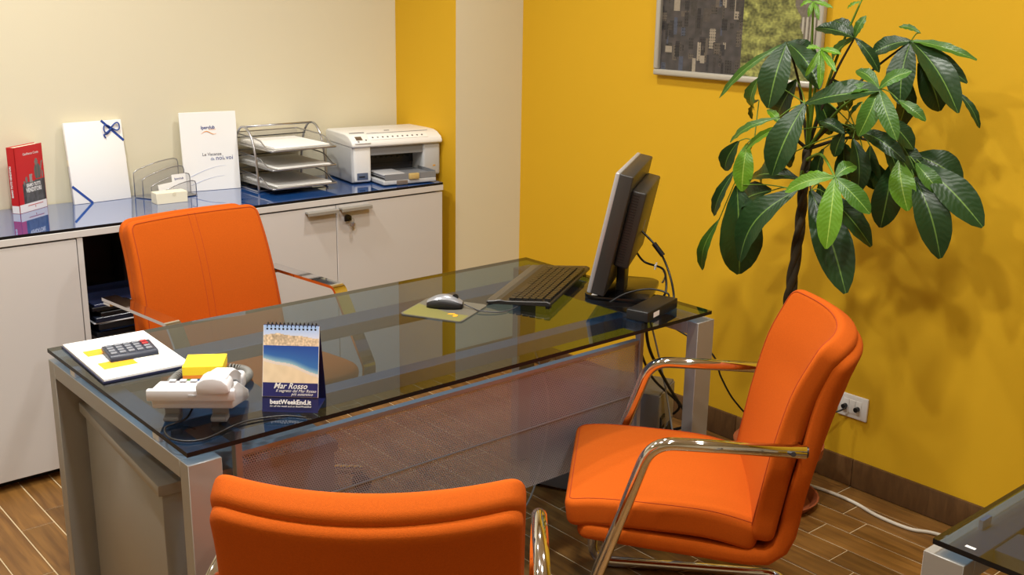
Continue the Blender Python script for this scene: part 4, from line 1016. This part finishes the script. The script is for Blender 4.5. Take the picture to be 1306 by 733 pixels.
# clusters: hub pixel, plane x, tone, leaflets (base px or None, tip px, width px, x offset of the tip)
D, Lt, Md = M_LEAFD, M_LEAFL, M_LEAFM
CL = [
 ((1004, 54), 2.22, [(None, (978, 137), 40, -.06, D), (None, (1046, 112), 30, -.02, D), (None, (914, 124), 11, -.05, Md), (None, (1042, 72), 20, .05, D), (None, (996, 95), 24, .10, D)]),
 ((1047, 62), 2.18, [(None, (1045, 112), 9, -.03, Lt), (None, (1027, 97), 8, -.03, Lt), (None, (1072, 68), 8, -.02, Lt), (None, (1066, 90), 9, -.03, Lt), (None, (1028, 60), 7, -.01, Lt)]),
 ((1037, 2), 2.20, [(None, (1031, 21), 6, -.02, Lt), (None, (1044, 25), 6, -.02, Lt), (None, (1062, 9), 6, 0, Lt), (None, (1020, 8), 6, 0, Lt)]),
 ((1090, 48), 2.26, [(None, (1040, 34), 22, -.04, D), (None, (1064, 24), 18, .02, D), (None, (1059, 88), 22, .06, Md), (None, (1122, 92), 14, .04, D), (None, (1104, 20), 12, 0, Md)]),
 ((1098, 2), 2.26, [(None, (1120, -8), 6, 0, Lt), (None, (1080, 10), 5, 0, Lt), (None, (1096, -25), 6, 0, Lt)]),
 ((1027, 132), 2.18, [(None, (981, 223), 44, -.06, D), (None, (1119, 113), 38, -.02, D), ((993, 150), (928, 179), 13, -.03, Md), ((994, 158), (979, 139), 12, 0, Lt), ((967, 100), (958, 140), 22, .10, Md), ((1016, 102), (988, 152), 32, .12, D), ((1000, 165), (978, 205), 12, -.02, Lt), ((1000, 160), (950, 190), 12, 0, Lt)]),
 ((962, 180), 2.22, [((953, 183), (946, 244), 25, -.04, Lt), ((942, 180), (923, 218), 22, .04, D), ((938, 216), (907, 276), 16, .02, D), ((917, 280), (893, 346), 15, .02, Md), ((968, 128), (957, 150), 12, .10, D)]),
 ((1017, 242), 2.17, [(None, (937, 332), 46, -.05, D), ((940, 236), (945, 351), 56, .04, D), ((1018, 228), (954, 224), 30, .06, D), ((984, 243), (942, 258), 36, .06, D)]),
 ((1065, 226), 2.12, [(None, (1053, 317), 31, -.05, Lt), (None, (1000, 244), 19, -.04, Lt), (None, (1024, 221), 9, .02, Lt), (None, (1110, 272), 24, .03, Md), (None, (1092, 210), 20, .06, Md)]),
 ((1034, 243), 2.20, [(None, (1079, 373), 46, -.05, D), ((1052, 246), (1113, 312), 30, .05, D), ((1045, 235), (1052, 290), 30, .08, D)]),
 ((1121, 113), 2.18, [(None, (1095, 173), 25, -.05, Md), (None, (1144, 178), 22, -.03, Md), (None, (1162, 90), 17, .02, Md), (None, (1092, 88), 17, .04, Md), (None, (1071, 120), 15, -.02, Md), ((1146, 128), (1181, 153), 15, .02, Md)]),
 ((1162, 52), 2.36, [(None, (1109, 68), 24, -.04, D), (None, (1147, 132), 36, -.06, D), (None, (1224, 141), 36, -.02, D), (None, (1234, 105), 20, .04, D), (None, (1246, 73), 13, .03, Md), ((1172, 80), (1199, 142), 34, .06, D), ((1174, 42), (1146, 33), 8, 0, Md), ((1220, 116), (1251, 163), 10, .05, D), ((1150, 85), (1143, 173), 28, .08, D)]),
 ((1150, 196), 2.32, [((1140, 206), (1123, 291), 36, -.03, D), ((1147, 204), (1158, 268), 31, -.06, Lt), ((1166, 226), (1201, 328), 42, -.04, D), ((1176, 210), (1254, 288), 40, .02, D), ((1166, 197), (1228, 232), 38, .06, D), ((1168, 208), (1202, 248), 22, -.01, Md), ((1146, 178), (1172, 226), 26, .0, D)]),
 ((1092, 165), 2.24, [((1088, 177), (1094, 248), 27, -.03, D), ((1110, 186), (1115, 242), 24, .04, D), ((1096, 168), (1154, 203), 22, -.02, D), ((1045, 155), (1076, 168), 17, -.02, D), ((1076, 160), (1098, 178), 20, .02, D), ((1077, 166), (1064, 200), 17, .0, D), ((1050, 190), (1040, 235), 22, .06, D), ((1062, 176), (1092, 222), 24, .08, D), ((1120, 170), (1150, 235), 24, .08, D), ((1040, 120), (1060, 172), 26, .10, D), ((1060, 100), (1085, 140), 24, .12, D), ((1000, 200), (968, 232), 24, .10, D), ((1076, 186), (1082, 232), 26, .07, D), ((1128, 150), (1166, 190), 24, .08, D), ((1100, 130), (1078, 165), 22, .10, D), ((1020, 165), (1004, 214), 24, .08, D), ((1102, 200), (1130, 262), 26, .06, D)]),
]
def leaf(a, b, w, m, seed):
    rr = random.Random(seed); axis = b-a; L = axis.length; t_ = axis.normalized()
    view = (CAM-a).normalized()*.75+Vector((0, 0, .55))+Vector((rr.uniform(-.25, .25), rr.uniform(-.25, .25), 0))
    n = (view-t_*view.dot(t_)).normalized(); s = t_.cross(n); nu, nv = 6, 12
    bm = B(); uvl = bm.loops.layers.uv.new('UVMap'); g = []
    arch = L*rr.uniform(.06, .14); side = rr.uniform(-.05, .05)*L
    for j in range(nv+1):
        v = j/nv; ww = w*.5*(math.sin(PI*min(1, v**1.22*.975+.012))**.66)
        row = []
        for i in range(nu+1):
            u = i/nu*2-1; fold = abs(u)*ww*.28; wave = .0022*math.sin(v*26+u*2+seed)*abs(u)
            p = a+axis*v+n*(arch*math.sin(PI*v)-arch*.9*v*v*.6+fold+wave)+s*(u*ww+side*math.sin(PI*v))
            row.append((bm.verts.new(p), (i/nu, v)))
        g.append(row)
    for j in range(nv):
        for i in range(nu):
            q = (g[j][i], g[j][i+1], g[j+1][i+1], g[j+1][i]); f = bm.faces.new([x[0] for x in q])
            for lp, x in zip(f.loops, q): lp[uvl].uv = x[1]
    me = bpy.data.meshes.new('leaflet'); bm.to_mesh(me); bm.free()
    o = obj('leaflet', me, m, t, smooth='all'); o.matrix_parent_inverse = INV
sd = 0
for (hub, xp, leaves) in CL:
    H = pix(hub[0], hub[1], 0, xp)
    base = min(AX[35:], key=lambda p: (p-H).length) if hub[1] > 150 else TOP
    mid_ = base.lerp(H, .5)+Vector((0, 0, .04)); bm = B(); tube(bm, smooth_path([base, mid_, H], 8), [.006-.0035*i/16 for i in range(17)], 7); plant_part('stem', bm, M_STEM if xp < 2.19 or hub[1] < 10 else M_BARK)
    for (bp_, tip, wp, dx, m) in leaves:
        sd += 1; a = pix(bp_[0], bp_[1], 0, xp+dx*.4) if bp_ else H; b = pix(tip[0], tip[1], 0, min(xp+dx, 2.585))
        dep = (a-CAM).dot(_f); leaf(a, b, wp*dep/FPX*1.04, m, sd)
        if bp_ and (a-H).length > .012:
            bm = B(); tube(bm, smooth_path([H, H.lerp(a, .5)+Vector((0, 0, .008)), a], 5), .0018, 5); plant_part('leaf_stalk', bm, M_STEM)
bpy.context.view_layer.update()
